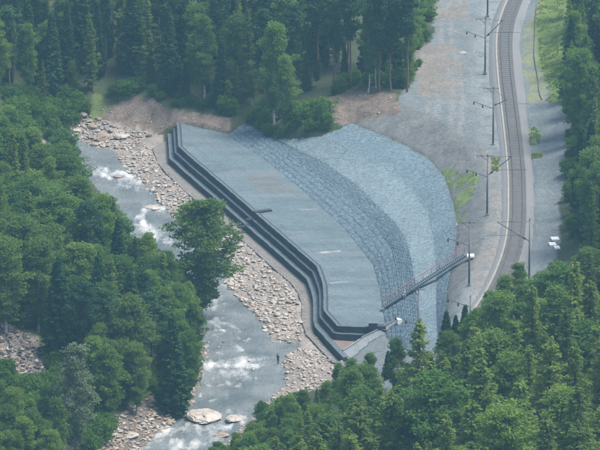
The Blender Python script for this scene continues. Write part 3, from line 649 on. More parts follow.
def pole(px, py, label, h=10.2, left=True, right=None, top=True, ins=True):
    """catenary mast: right = (reach, rise from, rise to) of the bracket over the track"""
    x, y, z = unproj(px, py, 0.0); r = empty('catenary_pole', (x, y, -0.1)); tag(r, label, 'catenary pole', 'catenary poles along the railway')
    MB().tube([(0, 0, 0), (0, 0, h)], [0.165, 0.11], 8).build('mast', M['pole'], r, True)
    MB().box((0, 0, 0.14), (0.62, 0.62, 0.42), 0, 0.9).build('foundation', M['concrete'], r)
    MB().tube([(0, 0, h), (0, 0, h + 0.12)], [0.16, 0.05], 8).build('cap', M['arm'], r)
    sg = -1
    if top:
        MB().tube([(0.9, -0.1, h - 0.15), (-2.0, -0.1, h - 0.15)], 0.06, 5).build('top_crossarm', M['arm'], r)
        MB().tube([(-1.1, -0.1, h - 0.15), (0, -0.1, h - 1.0)], 0.045, 5).build('brace', M['arm'], r)
        MB().tube([(-2.0, -0.1, h - 0.15), (-2.0, -0.1, h - 0.55)], [0.09, 0.12], 6).build('insulator', M['white'], r)
    if left:
        MB().tube([(0, -0.12, 6.5), (-3.3, -0.12, 7.75)], 0.065, 5).build('feeder_arm', M['arm'], r)
        for k in (0.55, 1.0): MB().tube([(-3.3 * k, -0.12, 6.5 + 1.25 * k + .02), (-3.3 * k, -0.12, 6.5 + 1.25 * k - 0.5)], [0.06, 0.15], 6).build('insulator', M['insul'], r)
    if right:
        rx, z0, z1 = right; s = 1 if rx > 0 else -1
        MB().tube([(0, 0.1, z0), (rx, 0.1, z1)], 0.07, 5).build('cantilever', M['arm'], r)
        MB().tube([(rx * 0.12, 0.1, z0 + (z1 - z0) * .12), (rx * 0.22, 0.1, z0 + (z1 - z0) * .22)], [0.16, 0.16], 6).build('insulator', M['insul'], r)
        MB().tube([(rx * .3, 0.1, z0 + (z1 - z0) * .3), (rx * .3 + s * 5.2, 0.1, z0 + (z1 - z0) * .3)], 0.032, 5).build('registration_arm', M['arm'], r)
        MB().tube([(0, 0.1, h - 0.4), (rx, 0.1, z1)], 0.03, 4).build('tie_rod', M['arm'], r)
    return r
pole(469, 285.5, 'grey catenary pole beside the white pad at the head of the stairs', 10.4)
pole(487, 215, 'grey catenary pole with white foot at the crest of the grassy bank', 10.2, right=(3.9, 6.7, 9.9))
pole(493, 145, 'grey catenary pole between the bare gravel terrace and the straight track', 10.2, right=(2.3, 7.0, 8.0))
pole(485, 73, 'grey catenary pole with long bracket near the top of the gravel terrace', 10.2, right=(3.0, 6.6, 9.7))
pole(487.5, 16, 'catenary pole cut off by the top edge of the picture', 10.2)
pole(418, 366, 'catenary pole at the foot of the stairs, half hidden by foreground trees', 12.0)
pole(470, 348, 'catenary pole hidden in the trees, only its arm reaching out', 8.2, top=False)
pole(529, 283, 'single catenary pole on the forest side of the track', 10.4, left=False, right=(-5.0, 6.8, 9.9), top=False)

# ------------------------------------------------------------------ stones
def stone_mesh(seed, flat=0.6, pts=13):
    r = random.Random(seed); bm = bmesh.new()
    for _ in range(pts):
        v = Vector((r.gauss(0, 1), r.gauss(0, 1), r.gauss(0, 1))).normalized() * r.uniform(0.8, 1.0); bm.verts.new((v.x * 0.5, v.y * 0.5 * r.uniform(.85, 1), v.z * 0.5 * flat))
    bmesh.ops.convex_hull(bm, input=bm.verts); loose = [v for v in bm.verts if not v.link_faces]; bmesh.ops.delete(bm, geom=loose, context='VERTS')
    bmesh.ops.triangulate(bm, faces=bm.faces); me = bpy.data.meshes.new('stone'); bm.to_mesh(me); bm.free(); return me
PROTO = [stone_mesh(k, random.Random(k).uniform(.45, .75)) for k in range(9)]
PROTO_B = []
for k in range(5):
    me = stone_mesh(50 + k, 0.55, 22); bm = bmesh.new(); bm.from_mesh(me); bmesh.ops.bevel(bm, geom=bm.edges[:], offset=0.035, segments=2, affect='EDGES')
    bmesh.ops.triangulate(bm, faces=bm.faces); bmesh.ops.subdivide_edges(bm, edges=bm.edges[:], cuts=2, use_grid_fill=True); bm.normal_update()
    for v in bm.verts:
        p = v.co * 3.2 + Vector((k * 7, 0, 0)); st_ = math.sin((v.co.z * 1.0 + v.co.x * .35) * 46) * .006
        v.co += v.normal * (mnoise.fractal(p, 1.0, 2.1, 5) * .016 + st_ * .7 - .012 * (abs(mnoise.noise(p * .8)) < .05))
    bm.to_mesh(me); bm.free(); PROTO_B.append(me)
def me_arr(me):
    V = np.empty(len(me.vertices) * 3, np.float32); me.vertices.foreach_get('co', V); F = np.array([tuple(p.vertices) for p in me.polygons], int); return V.reshape(-1, 3), F
PA = [me_arr(m) for m in PROTO]
def copies_with_mats(src, keys):
    d = {}
    for k in keys: d[k] = []
    for me in src:
        for k in keys: c = me.copy(); c.materials.clear(); c.materials.append(M[k]); d[k].append(c)
    return d
PM = copies_with_mats(PROTO, ('stone_a', 'stone_b', 'stone_d')); PMB = copies_with_mats(PROTO_B, ('stone_a', 'stone_b', 'stone_d'))
def boulder(px, py, size, sx=1, sy=1, sz=1, rz=0.0, mat='stone_a', label='', group=None, k=None, sink=0.3, big=True, tilt=(0, 0), zfix=None, name='boulder'):
    x, y, z = ground_at(px, py) if zfix is None else unproj(px, py, zfix)
    me = random.choice((PMB if big else PM)[mat]) if k is None else (PMB if big else PM)[mat][k]
    o = bpy.data.objects.new(name, me); COL.objects.link(o); s = (size * sx, size * sy, size * sz); o.scale = s
    o.location = (x, y, z + s[2] * 0.27 * (1 - 2 * sink)); o.rotation_euler = (tilt[0], tilt[1], rz); return tag(o, label, 'boulder', group)
B_ = boulder
B_(204, 418, 6.6, 1, 1.1, 0.55, 0.25, label='long pale slab-shaped boulder in the rapids at the bottom of the picture', k=0, sink=.34, zfix=-11.7)
B_(235, 420, 3.4, 1, 1.3, 0.55, 0.3, label='smaller pale boulder just right of the long slab in the rapids', k=1, zfix=-11.7)
B_(222, 436, 2.2, 1.2, 1.2, 0.5, 0.3, 'stone_b', label='reddish low boulder below the slab near the bottom edge', k=2, zfix=-11.75)
B_(153, 208.5, 3.2, 1, 1.0, 0.42, 0.0, label='flat pale boulder alone in midstream above the overhanging birch', k=3, zfix=-11.75)
B_(117, 177, 1.8, 1.1, 1, 0.5, 0.0, 'stone_b', label='low brown rock in the upper rapids', k=4, zfix=-11.75)
B_(149, 136.5, 1.5, 1, 1.1, 0.8, 0.2, 'stone_d', label='small black rock lying on the gravel above the pale boulders', k=1)
B_(84, 117, 1.7, 1, 1.2, 1.3, 0.2, 'stone_b', label='upright rusty boulder topping the rock heap by the upper river bend', k=0, sink=.1)
B_(103, 139, 2.6, 1.2, 1.2, 1.1, 0.9, 'stone_b', label='large rusty boulder leaning at the edge of the dark pool', k=2, tilt=(.3, -.3))
B_(121, 138, 2.7, 1.1, 1.3, .8, 0.2, 'stone_a', label='broad pale boulder at the head of the gravel bar', k=3, sink=.2)
B_(92, 128, 2.0, 1.2, 1.1, .9, 0.5, 'stone_b', label='brown boulder on the rock heap below the upright one', k=4)
B_(77, 131, 1.9, 1.1, 1.2, .8, 0.1, 'stone_a', label='pale boulder at the left end of the upper rock heap', k=1)
B_(95, 145, 1.6, 1.2, 1.2, .9, 0.1, 'stone_b', label='dark brown boulder with its foot in the calm pool', k=3)
B_(112, 131, 1.6, 1.2, 1.2, .8, 0.6, 'stone_b', label='tilted brown boulder behind the broad pale one', k=0, tilt=(.2, .2))
B_(176, 392, 2.6, 1.1, 1.2, .6, .4, 'stone_a', label='large pale boulder on the near left bank under the birches', k=0)
B_(131, 436, 2.6, 1.1, 1.3, .5, .4, 'stone_a', label='flat pale boulder at the foot of the left bank rubble', k=2)
B_(158, 400, 1.9, 1.1, 1.2, .6, .9, 'stone_b', label='brown boulder in the left bank rubble behind the rapids', k=4)
B_(266, 331, 1.6, 1.1, 1.1, .6, .4, 'stone_a', label='pale block at the water edge of the gravel bar upstream of the standing person', k=1)
for (a, b, s) in [(555, 239.5, 1.3), (552.5, 245, 1.1), (557, 248.5, 0.9)]:
    x, y, z = ground_at(a, b); z += .08; m = MB().box((0, 0, 0.12), (s, 1.6, 0.24), 0.1, .95).build('concrete_slab', M['white']); m.location = (x, y, z - .08)
    tag(m, {1.3: 'white concrete slab farthest from the track-side pole on the right gravel road', 1.1: 'middle one of three white slabs by the right forest edge', 0.9: 'smallest white slab, nearest the foreground trees at the right'}[s], 'concrete slab', 'white slabs by the forest edge')
for (a, b, s, l) in [(463, 53, 1.3, 'lone white stone on the gravel terrace'), (536, 158, 0.9, 'small dark stone beside the grass patch right of the track')]:
    B_(a, b, s, 1.1, 1.6, .5, .2, 'stone_a' if s > 1 else 'stone_d', label=l, k=2)

def to_ground(q, z0):
    z = np.full(len(q), z0); D = np.stack([(q[:, 0] - 300) / FPX, CT + (225 - q[:, 1]) / FPX * ST, -ST + (225 - q[:, 1]) / FPX * CT], 1)
    for _ in range(8):
        t = (z - CAM[2]) / D[:, 2]; x = CAM[0] + t * D[:, 0]; y = CAM[1] + t * D[:, 1]; z = 0.5 * z + 0.5 * gterr(x, y)
    return np.stack([x, y, gterr(x, y)], 1)
UP_ROCK = [(66, 122), (84, 114), (98, 118), (112, 126), (150, 134), (140, 142), (124, 150), (108, 150), (92, 146), (72, 140)]
BAR1 = [(122, 148), (140, 140), (152, 150), (160, 168), (187, 195), (218, 222), (236, 237), (250, 250), (280, 277), (297, 296), (301, 322), (303, 336), (298, 345), (270, 343), (266, 331), (254, 315), (238, 300), (226, 289),
        (220, 276), (224, 262), (213, 251), (194, 237), (176, 223), (158, 206), (148, 192), (138, 181), (125, 172), (118, 160)]
BAR2 = [(288, 351), (300, 348), (318, 350), (334, 364), (328, 384), (304, 392), (284, 398), (262, 411), (262, 404), (282, 388), (284, 374), (281, 362)]
LB = [(204, 330), (208, 352), (206, 378), (194, 403), (170, 429), (136, 455), (88, 468), (100, 430), (128, 408), (160, 392), (188, 366), (198, 340)]
MID = [(196, 352), (270, 352), (276, 360), (200, 362)]
WETS = [(150, 425), (240, 395), (262, 372), (250, 330), (215, 300), (205, 320), (203, 380)]
DEB = [(300, 124), (330, 102), (352, 92), (398, 96), (398, 108), (352, 122), (328, 130)]
DEB2 = [(84, 120), (98, 98), (140, 92), (166, 108), (228, 120), (224, 130), (178, 124), (150, 132), (112, 128)]
zones = [(UP_ROCK, 420, 0.3, 1.3, 'b', -10.8), (BAR1, 4300, 0.18, 1.15, 'a', -11.2), (BAR2, 1150, 0.18, 1.0, 'a', -11.2), (LB, 2300, 0.2, 1.25, 'b', -10.5), (SCREE, 900, 0.25, 1.2, 'd', 0.0), (WETS, 60, 0.3, 0.9, 'b', -11.9), (DEB, 170, 0.15, 0.6, 'b', -1.5), (DEB2, 260, 0.15, 0.55, 'b', -8), ([(286, 388), (262, 410), (240, 428), (222, 446), (205, 470), (225, 470), (246, 442), (268, 424), (292, 404)], 420, 0.2, 0.9, 'a', -11)]
allst = []
for zi, (pl, n, a, b, mk, z0) in enumerate(zones):
    q = scatter_px(pl, n, 100 + zi); w_ = to_ground(q, z0); sz = a + (b - a) * np.random.default_rng(zi).power(0.36, n) ** 1.5
    if zi == 5: w_[:, 2] = ZW - 0.05
    for k in range(n): allst.append((sz[k], zi, w_[k], mk, q[k]))
qa = resample(np.array(AP_PX, float), 330); ra = np.random.default_rng(77); qa = qa + ra.normal(0, 1, qa.shape) * (2.2, 1.6) + (2.0, -0.5)
for q_ in qa:
    p_ = np.array(unproj(q_[0], q_[1], ZA + .03)); allst.append((float(ra.uniform(.15, .42)), 1, p_, 'a', q_))
allst.sort(key=lambda s: -s[0])
ZN = ['stone in the upper rock heap', 'stone on the long pale gravel bar beside the apron', 'stone on the gravel spit beside the standing person', 'stone in the rubble of the near left bank', 'stone in the left scree patch', 'stone breaking the water surface in midstream', 'stone on the brown bank by the open stand', 'stone on the brown bank behind the platform', 'stone on the shore below the foreground wood']
STONES = []; cnt = [0] * 9; rest = {}; rr = random.Random(3)
for s, zi, p, mk, q in allst:
    mk2 = ('stone_a' if rr.random() < (0.86 if mk == 'a' else 0.45 if mk == 'b' else 0.12) else 'stone_b' if mk != 'd' or rr.random() < .35 else 'stone_d')
    if sum(cnt) < 282 and cnt[zi] < (60, 110, 45, 50, 40, 10, 0, 0, 12)[zi]:
        cnt[zi] += 1; k = rr.randrange(9); o = bpy.data.objects.new('river_stone', PM[mk2][k]); COL.objects.link(o)
        sx, sy, sz_ = s * rr.uniform(.8, 1.25), s * rr.uniform(.8, 1.25), s * rr.uniform(.7, 1.1); o.scale = (sx, sy, sz_); o.rotation_euler = (rr.uniform(-.3, .3), rr.uniform(-.3, .3), rr.uniform(0, 6.3))
        o.location = (p[0], p[1], p[2] + sz_ * 0.14); size = 'largest' if s > 1.0 else 'big'
        seg = ''
        if zi == 1: seg = ' ' + ('opposite the upper rapids' if q[1] < 190 else 'under the overhanging birch' if q[1] < 250 else 'by the wall bend' if q[1] < 300 else 'above the person')
        zn = ZN[zi] if zi != 1 else 'stone on the gravel bar' + seg; STONES.append((q[0], o))
        tag(o, {'stone_b': 'rusty brown ', 'stone_a': 'pale grey ', 'stone_d': 'dark grey '}[mk2] + zn, 'stone', ZN[zi].replace('stone', 'stones', 1))
    else: rest.setdefault((mk2, zi), []).append((s, p))
for (mk2, zi), lst in rest.items():
    VV = []; FF = []; b = 0
    for s, p in lst:
        V, F = PA[rr.randrange(9)]; a = rr.uniform(0, 6.3); c, sn = math.cos(a), math.sin(a); sx, sy, sz_ = s * rr.uniform(.8, 1.3), s * rr.uniform(.8, 1.3), s * rr.uniform(.7, 1.1)
        X = V * (sx, sy, sz_); t = rr.uniform(-.35, .35); Y = X.copy(); Y[:, 2] = X[:, 2] + t * X[:, 0]
        VV.append(np.stack([Y[:, 0] * c - Y[:, 1] * sn + p[0], Y[:, 0] * sn + Y[:, 1] * c + p[1], Y[:, 2] + p[2] + sz_ * 0.1], 1)); FF.append(F + b); b += len(V)
    o = link('cobbles', np_mesh('cobbles', np.vstack(VV), np.vstack(FF)), M[mk2])
    tag(o, 'small ' + {'stone_b': 'rusty ', 'stone_a': 'pale ', 'stone_d': 'dark '}[mk2] + ZN[zi].replace('stone', 'stones', 1), None, None, 'stuff')

# ------------------------------------------------------------------ trees
def leaf_quads(P, size, rs, elong=1.5, flat=0.0, axis_=None):
    """one small four-cornered leaf spray per point, random facing"""
    n = len(P); u = rs.normal(size=(n, 3))
    if axis_ is not None: u = u * 0.35 + axis_
    u /= np.linalg.norm(u, axis=1)[:, None]; r = rs.normal(size=(n, 3)); r[:, 2] *= (1 - flat); v = np.cross(u, r)
    if flat: v[:, 2] *= (1 - flat)
    v /= np.linalg.norm(v, axis=1)[:, None] + 1e-9; s = (size * rs.uniform(.6, 1.35, n))[:, None]
    a = P - u * s * elong * .5; b = P + v * s * .5 - u * s * .1; c = P + u * s * elong * .5; d = P - v * s * .5 + u * s * .1
    V = np.stack([a, b, c, d], 1).reshape(-1, 3); return V, np.arange(4 * n).reshape(n, 4)
def bez(p, q, sag, n=5):
    t = np.linspace(0, 1, n)[:, None]; p = np.asarray(p, float); q = np.asarray(q, float); L = p * (1 - t) + q * t; L[:, 2] += sag * 4 * (t * (1 - t))[:, 0]; return L
def tree_birch(seed, h=17.0, rad=3.0, low=0.18, nl=46, clumps=6, per=60, leaf=0.19, droop=0.0, egg=0.42):
    rs = np.random.default_rng(seed); m = MB(); nseg = 9
    bx = np.cumsum(rs.normal(0, .10, nseg)); by = np.cumsum(rs.normal(0, .10, nseg)); hz = np.linspace(0, h * .97, nseg); bx[0] = by[0] = 0
    m.tube([(bx[i], by[i], hz[i]) for i in range(nseg)], [h * .0115 * (1 - .93 * (i / (nseg - 1)) ** .8) + .015 for i in range(nseg)], 7)
    P = []
    for k in range(nl):
        f = low + (0.97 - low) * ((k + rs.uniform(0, 1)) / nl); z = f * h; g = (f - low) / (1 - low)
        prof = (math.sin(PI * min(1, g ** (0.75) * 0.98 + 0.02) ** 0.9) ** 0.75 if egg is None else max(.12, (min(1, g / egg) ** .6) * (max(0, 1 - max(0, g - egg) / (1 - egg)) ** .62)))
        L = rad * prof * rs.uniform(.62, 1.18); az = k * 2.399 + rs.normal(0, .5); el = rs.uniform(.15, .65) + .5 * g
        x0 = np.interp(z, hz, bx); y0 = np.interp(z, hz, by); q = np.array([x0 + math.cos(az) * L, y0 + math.sin(az) * L, min(h * 1.0, z + math.sin(el) * L * .8 - droop * L)])
        B = bez((x0, y0, z), q, L * .10, 5); m.tube(B, [.05 * (1 - .75 * i / 4) * (h / 17) * (1.2 - .6 * g) for i in range(5)], 4, False)
        for c in range(clumps):
            t = rs.uniform(.35, 1.05); ctr = np.array([np.interp(min(t, 1), np.linspace(0, 1, 5), B[:, j]) for j in range(3)]) + rs.normal(0, .22 + .06 * L, 3)
            s = rs.uniform(.30, .62) * (0.75 + .12 * rad); n = int(per * rs.uniform(.6, 1.3)); pts = rs.normal(size=(n, 3)); pts /= np.linalg.norm(pts, axis=1)[:, None] ** .55
            pts = ctr + pts * s * np.array([1, 1, .62]); pts[:, 2] -= droop * np.abs(rs.normal(0, .8, n)); P.append(pts)
    pts = rs.normal(0, .35, (90, 3)) * (.8, .8, 1.6) + (bx[-1], by[-1], h * .96); P.append(pts)
    V, F = leaf_quads(np.vstack(P), leaf, rs, 1.5); return m.mesh('trunk'), np_mesh('crown', V, F)
def tree_conifer(seed, h=18.0, rad=2.8, low=0.15, step=0.42, br=7, per=1.0, leaf=0.30, droop=0.22, power=0.85, ragged=.3, trunk=.0125):
    rs = np.random.default_rng(seed); m = MB(); lean = rs.normal(0, .012, 2)
    m.tube([(lean[0] * z, lean[1] * z, z) for z in np.linspace(0, h, 8)], [h * trunk * (1 - .94 * i / 7) + .012 for i in range(8)], 7); P = []; AX = []; z = low * h
    while z < h * .985:
        g = (z - low * h) / (h * (1 - low)); prof = (1 - g) ** power * (min(1, .5 + g * 3.2)); n = max(3, int(round(br * (0.6 + .5 * (1 - g)))))
        a0 = rs.uniform(0, 6.28)
        for k in range(n):
            L = rad * prof * rs.uniform(1 - ragged * 1.4, 1 + ragged * .6) + .18; az = a0 + 2 * PI * k / n + rs.normal(0, .25); zz = z + rs.normal(0, .12); up = (.35 * g - droop * (1 - g) * 1.3) * L
            p = (lean[0] * zz, lean[1] * zz, zz); q = (p[0] + math.cos(az) * L, p[1] + math.sin(az) * L, zz + up); B = bez(p, q, -droop * L * .25, 4)
            if L > .8: m.tube(B, [.03 * (1 - .7 * i / 3) for i in range(4)], 3, False)
            cnt_ = max(4, int((10 + 26 * L) * per)); t = rs.uniform(.12, 1.03, cnt_) ** .8; side = rs.normal(0, 1, cnt_) * (.10 + .20 * L * (1.05 - t) * .8)
            c = np.stack([np.interp(np.minimum(t, 1), np.linspace(0, 1, 4), B[:, j]) for j in range(3)], 1)
            c[:, 0] += -math.sin(az) * side; c[:, 1] += math.cos(az) * side; c[:, 2] += rs.normal(0, .07, cnt_) - np.abs(rs.normal(0, .13, cnt_)) - .06 * np.abs(side); P.append(c)
            ax = np.tile([math.cos(az), math.sin(az), -.25], (cnt_, 1)); ax[:, 0] += -math.sin(az) * np.sign(side) * .8; ax[:, 1] += math.cos(az) * np.sign(side) * .8; AX.append(ax)
        z += step * (1.15 - .45 * g) * rs.uniform(.8, 1.25)
    n = 40; P.append(np.c_[rs.normal(0, .06, (n, 2)) + lean * h, rs.uniform(h * .94, h * 1.01, n)]); AX.append(np.tile([0, 0, 1.0], (n, 1)))
    V, F = leaf_quads(np.vstack(P), leaf, rs, 1.9, .3, np.vstack(AX)); return m.mesh('trunk'), np_mesh('crown', V, F)
def tree_pine(seed, h=19.0, rad=2.4, low=0.55, nl=26):
    return tree_birch(seed, h, rad, low, nl, 5, 44, .25, 0.0, .45)
def shrub(seed, h=3.2, rad=1.7):
    return tree_birch(seed, h, rad, .06, 26, 4, 34, .2, 0.0, .4)
KINDS = {}
def kind(name, builds, bark, leafm):
    KINDS[name] = []
    for tm, cm in builds:
        tm.materials.append(M[bark]); cm.materials.append(M[leafm]); KINDS[name].append((tm, cm))
kind('birch_tree', [tree_birch(1, 17, 2.9), tree_birch(2, 16, 3.3, .14, 50), tree_birch(3, 18, 2.6, .24), tree_birch(4, 14, 2.5, .1, 42)], 'birchbark', 'leaf_birch')
kind('aspen_tree', [tree_birch(71, 15, 3.1, .16, 48, 6, 60, .19, 0.0, .5), tree_birch(72, 16, 2.8, .2, 46, 6, 60, .19, 0.0, .48), tree_birch(73, 13, 2.9, .12, 44, 6, 60, .19, 0.0, .5)], 'bark', 'leaf_aspen')
kind('larch_tree', [tree_conifer(11, 18, 2.9, .12, .66, 6, 1.25, .165, .08, .85, .45, .018), tree_conifer(12, 16, 2.7, .10, .64, 6, 1.25, .165, .10, .8, .5, .018), tree_conifer(13, 19, 3.0, .2, .74, 6, 1.3, .165, .05, .75, .5, .019), tree_conifer(14, 14, 2.5, .08, .6, 6, 1.3, .165, .08, .85, .45, .018)], 'bark', 'leaf_larch')
kind('spruce_tree', [tree_conifer(21, 17, 2.3, .04, .40, 8, 1.1, .26, .28, .9, .2), tree_conifer(22, 15, 1.9, .04, .38, 8, 1.1, .26, .3, .95, .22), tree_conifer(23, 19, 2.6, .06, .42, 8, 1.05, .27, .3, .85, .25)], 'bark', 'leaf_spruce')
kind('pine_tree', [tree_pine(31, 19, 2.3, .50), tree_pine(32, 18, 2.0, .42, 28), tree_pine(33, 20, 2.5, .56, 26)], 'pinebark', 'leaf_pine')
kind('bush', [shrub(41), shrub(42, 2.6, 1.9), shrub(43, 3.8, 1.6)], 'bark', 'leaf_shrub')
kind('pale_willow_tree', [tree_birch(51, 17, 3.1, .14, 60, 4, 40, .24, 0.0, .38)], 'bark', 'leaf_pale')
kind('overhanging_birch_tree', [tree_birch(61, 19, 4.6, .10, 70, 6, 50, .26, .06, .55)], 'birchbark', 'leaf_birch')
CATEG = {'bush': 'bush'}
TREES = []
def plant(kind_, x, y, z, h, label, group, var=None, wide=1.0, rot=None, rs=random.Random(5)):
    protos = KINDS[kind_]; k = rs.randrange(len(protos)) if var is None else var; tm, cm = protos[k]; h0 = max(v.co.z for v in tm.vertices) if not hasattr(plant, 'H') else None
    hh = PH[(kind_, k)]; s = h / hh; r = empty(kind_, (x, y, z - 0.15), rs.uniform(0, 6.28) if rot is None else rot); r.scale = (s * wide, s * wide, s)
    tag(r, label, CATEG.get(kind_, 'tree'), group)
    for nm, me in (('trunk', tm), ('crown', cm)):
        o = bpy.data.objects.new(nm, me); COL.objects.link(o); o.parent = r
    TREES.append((r, kind_, h)); return r
PH = {}
for kn, L in KINDS.items():
    for i, (tm, cm) in enumerate(L):
        V = np.empty(len(cm.vertices) * 3, np.float32); cm.vertices.foreach_get('co', V); PH[(kn, i)] = float(np.percentile(V.reshape(-1, 3)[:, 2], 99.8))
def by_top(px, py, h):
    z = -2.0
    for _ in range(16):
        x, y, _z = unproj(px, py, z + h); z = 0.5 * z + 0.5 * terr1(x, y)
    x, y, _z = unproj(px, py, z + h); return x, y, terr1(x, y)
PLANTED = []
def ok_spot(x, y, dmin):
    for a, b in PLANTED:
        if (a - x) ** 2 + (b - y) ** 2 < dmin * dmin: return False
    X_, Y_ = np.array([x]), np.array([y])
    for W_ in (WATER_W, BED_W, SL_W, PL_W, WALL_W, AP_W, FL_W, CH_W):
        if inside(X_, Y_, W_)[0]: return False
    return True
def T_top(kind_, px, py, h, label, group=None, dmin=0.0, **kw):
    x, y, z = by_top(px, py, h)
    if dmin and not ok_spot(x, y, dmin): return None
    PLANTED.append((x, y)); return plant(kind_, x, y, z, h, label, group, **kw)
def T_base(kind_, px, py, h, label, group=None, dmin=0.0, **kw):
    x, y, z = ground_at(px, py)
    if dmin and not ok_spot(x, y, dmin): return None
    PLANTED.append((x, y)); return plant(kind_, x, y, z, h, label, group, **kw)

# single trees one can point at
G = {'A': 'trees of the dark forest behind the platform', 'B': 'trees of the left bank wood', 'C': 'trees along the right edge beside the track', 'D': 'foreground trees in the lower right'}
T_top('overhanging_birch_tree', 198, 199, 19.5, 'big full-crowned birch leaning over the river beside the gravel bar', G['B'], wide=1.3)
T_top('pale_willow_tree', 75, 344, 17.5, 'pale grey-green tree standing out in the lower left corner', G['B'], wide=1.0)
T_base('birch_tree', 203, 104, 16.5, 'birch with long white trunk at the forest edge behind the platform', G['A'], var=2)
T_base('birch_tree', 274, 124, 18.5, 'bright birch with leaning white trunk above the mesh slope', G['A'], var=0)
T_base('birch_tree', 287, 127, 13.0, 'smaller birch close in front of the bright leaning birch', G['A'], var=3)
for a, b, h, l in [(351, 88, 19, 'pine with bare trunk farthest left of the open stand by the terrace'), (379, 92, 19.5, 'tall bare-trunked pine in the middle of the open stand by the terrace'), (391, 91, 18.5, 'pine right of the tallest bare trunk in the open stand'), (407, 92, 19, 'last pine of the open stand, at the corner of the gravel terrace')]:
    T_base('pine_tree', a, b, h, l, G['A'])
for a, b, h, l in [(368, 93, 16, 'white-trunked birch left of the middle pine in the open stand'), (376, 88, 17, 'slender white birch just behind the middle pine'), (409, 86, 15, 'birch at the corner of the forest beside the gravel terrace')]:
    T_base('birch_tree', a, b, h, l, G['A'], var=2, wide=.8)
for k, px, py, h, l in [('larch_tree', 417, 320, 19, 'pointed larch in front of the catenary pole at the foot of the stairs'), ('larch_tree', 535, 288, 22, 'tallest larch of the foreground with dark trunk showing, lower right'),
                        ('larch_tree', 477, 345, 20, 'larch with bare dark trunk below the hidden pole arm'), ('larch_tree', 575, 262, 22, 'tall larch near the right edge below the white slabs'), ('larch_tree', 578, 345, 21, 'larch with reddish dead twigs in the bottom right corner'),
                        ('spruce_tree', 446, 311, 6, 'small dark spruce at the edge of the foreground wood below the soil bank'), ('spruce_tree', 455, 315, 5, 'smaller of two young spruces below the soil bank'), ('spruce_tree', 464, 304, 6, 'young spruce right of the pair below the soil bank'),
                        ('spruce_tree', 388, 350, 4.5, 'tiny spruce beside the white block of the chute'), ('birch_tree', 505, 274, 10, 'young birch screening the bend of the track'), ('birch_tree', 490, 290, 8, 'low birch where the track vanishes behind trees'),
                        ('birch_tree', 352, 357, 9, 'light green birch at the end of the stepped wall'), ('birch_tree', 337, 362, 8, 'rounded young birch at the lower tip of the apron'), ('birch_tree', 326, 380, 8, 'young birch above the gravel spit'), ('spruce_tree', 269, 410, 7, 'dark small spruce above the water at the tip of the foreground wood'),
                        ('birch_tree', 520, 262, 10, 'young birch right of the track bend'), ('birch_tree', 372, 352, 10, 'birch hiding the lower end of the drainage chute'), ('birch_tree', 397, 338, 11, 'leafy birch just below the white chute block')]:
    T_top(k, px, py, h, l, G['D'], wide=1.3 if k == 'larch_tree' else 1.7 if k == 'spruce_tree' else 1.0)

WIDE = [1.0]
def fill(poly, n, dmin, choose, mode, region, tries=14000, seed=1):
    r = random.Random(seed); P = np.array(poly); lo, hi = P.min(0), P.max(0); done = 0; k = 0
    while done < n and k < tries:
        k += 1; px = r.uniform(lo[0], hi[0]); py = r.uniform(lo[1], hi[1])
        if not inside(np.array([px]), np.array([py]), poly)[0]: continue
        kd, h = choose(px, py, r); lab = region(kd, px, py, h)
        o = (T_top if mode == 'top' else T_base)(kd, px, py, h, lab[0], lab[1], dmin=dmin, wide=r.uniform(.9, 1.25) * WIDE[0])
        if o is not None: done += 1
    return done
NAME = {'aspen_tree': 'rounded leafy aspen', 'birch_tree': 'light green birch', 'larch_tree': 'feathery green larch', 'spruce_tree': 'dark narrow spruce', 'pine_tree': 'dark pine', 'bush': 'low leafy bush'}
def pick(r, **w):
    t = r.uniform(0, sum(w.values()))
    for k, v in w.items():
        t -= v
        if t <= 0: return k
    return k
def chA(px, py, r):
    k = pick(r, pine_tree=.36, spruce_tree=.24, birch_tree=.18, aspen_tree=.10, larch_tree=.12)
    if px > 330: k = pick(r, pine_tree=.6, birch_tree=.2, spruce_tree=.2)
    return k, {'pine_tree': r.uniform(16, 21), 'spruce_tree': r.uniform(12, 19), 'aspen_tree': r.uniform(10, 15), 'birch_tree': r.uniform(11, 17), 'larch_tree': r.uniform(14, 19)}[k]
def rgA(k, px, py, h):
    col_ = 'behind the rock heap' if px < 90 else 'above the brown bank' if px < 170 else 'behind the back edge of the platform' if px < 300 else 'in the open stand by the gravel terrace'
    row = 'front-row' if py > 70 else 'deep-set'
    return f"{row} {NAME[k]} {col_}", G['A']
A_POLY = [(-35, 96), (20, 106), (60, 110), (80, 100), (96, 88), (142, 84), (166, 100), (205, 106), (240, 112), (262, 112), (300, 104), (330, 92), (350, 80), (404, 80), (414, 60), (424, 20), (432, -30), (-35, -30)]
print('A', fill(A_POLY, 230, 3.4, chA, 'base', rgA, seed=11))
def chB(px, py, r):
    k = pick(r, birch_tree=.28, aspen_tree=.27, spruce_tree=.2, larch_tree=.2, pine_tree=.05)
    return k, {'pine_tree': r.uniform(14, 17), 'spruce_tree': r.uniform(9, 17), 'aspen_tree': r.uniform(10, 15), 'birch_tree': r.uniform(10, 16), 'larch_tree': r.uniform(11, 16)}[k]
def rgB(k, px, py, h):
    w_ = 'high in the left bank wood' if py < 160 else 'in the left bank wood' if py < 250 else 'above the left scree' if px < 70 else 'above the left bank rubble' if px > 120 else 'low in the left bank wood'
    e = 'river-side ' if px > 95 else 'inner '
    return f"{e}{NAME[k]} {w_}", G['B']
B_POLY = [(-30, 92), (12, 94), (38, 116), (68, 132), (88, 162), (104, 190), (126, 206), (138, 226), (150, 245), (168, 262), (182, 285), (184, 318), (166, 325), (140, 318), (120, 308), (95, 300), (60, 262), (50, 244), (-30, 240)]
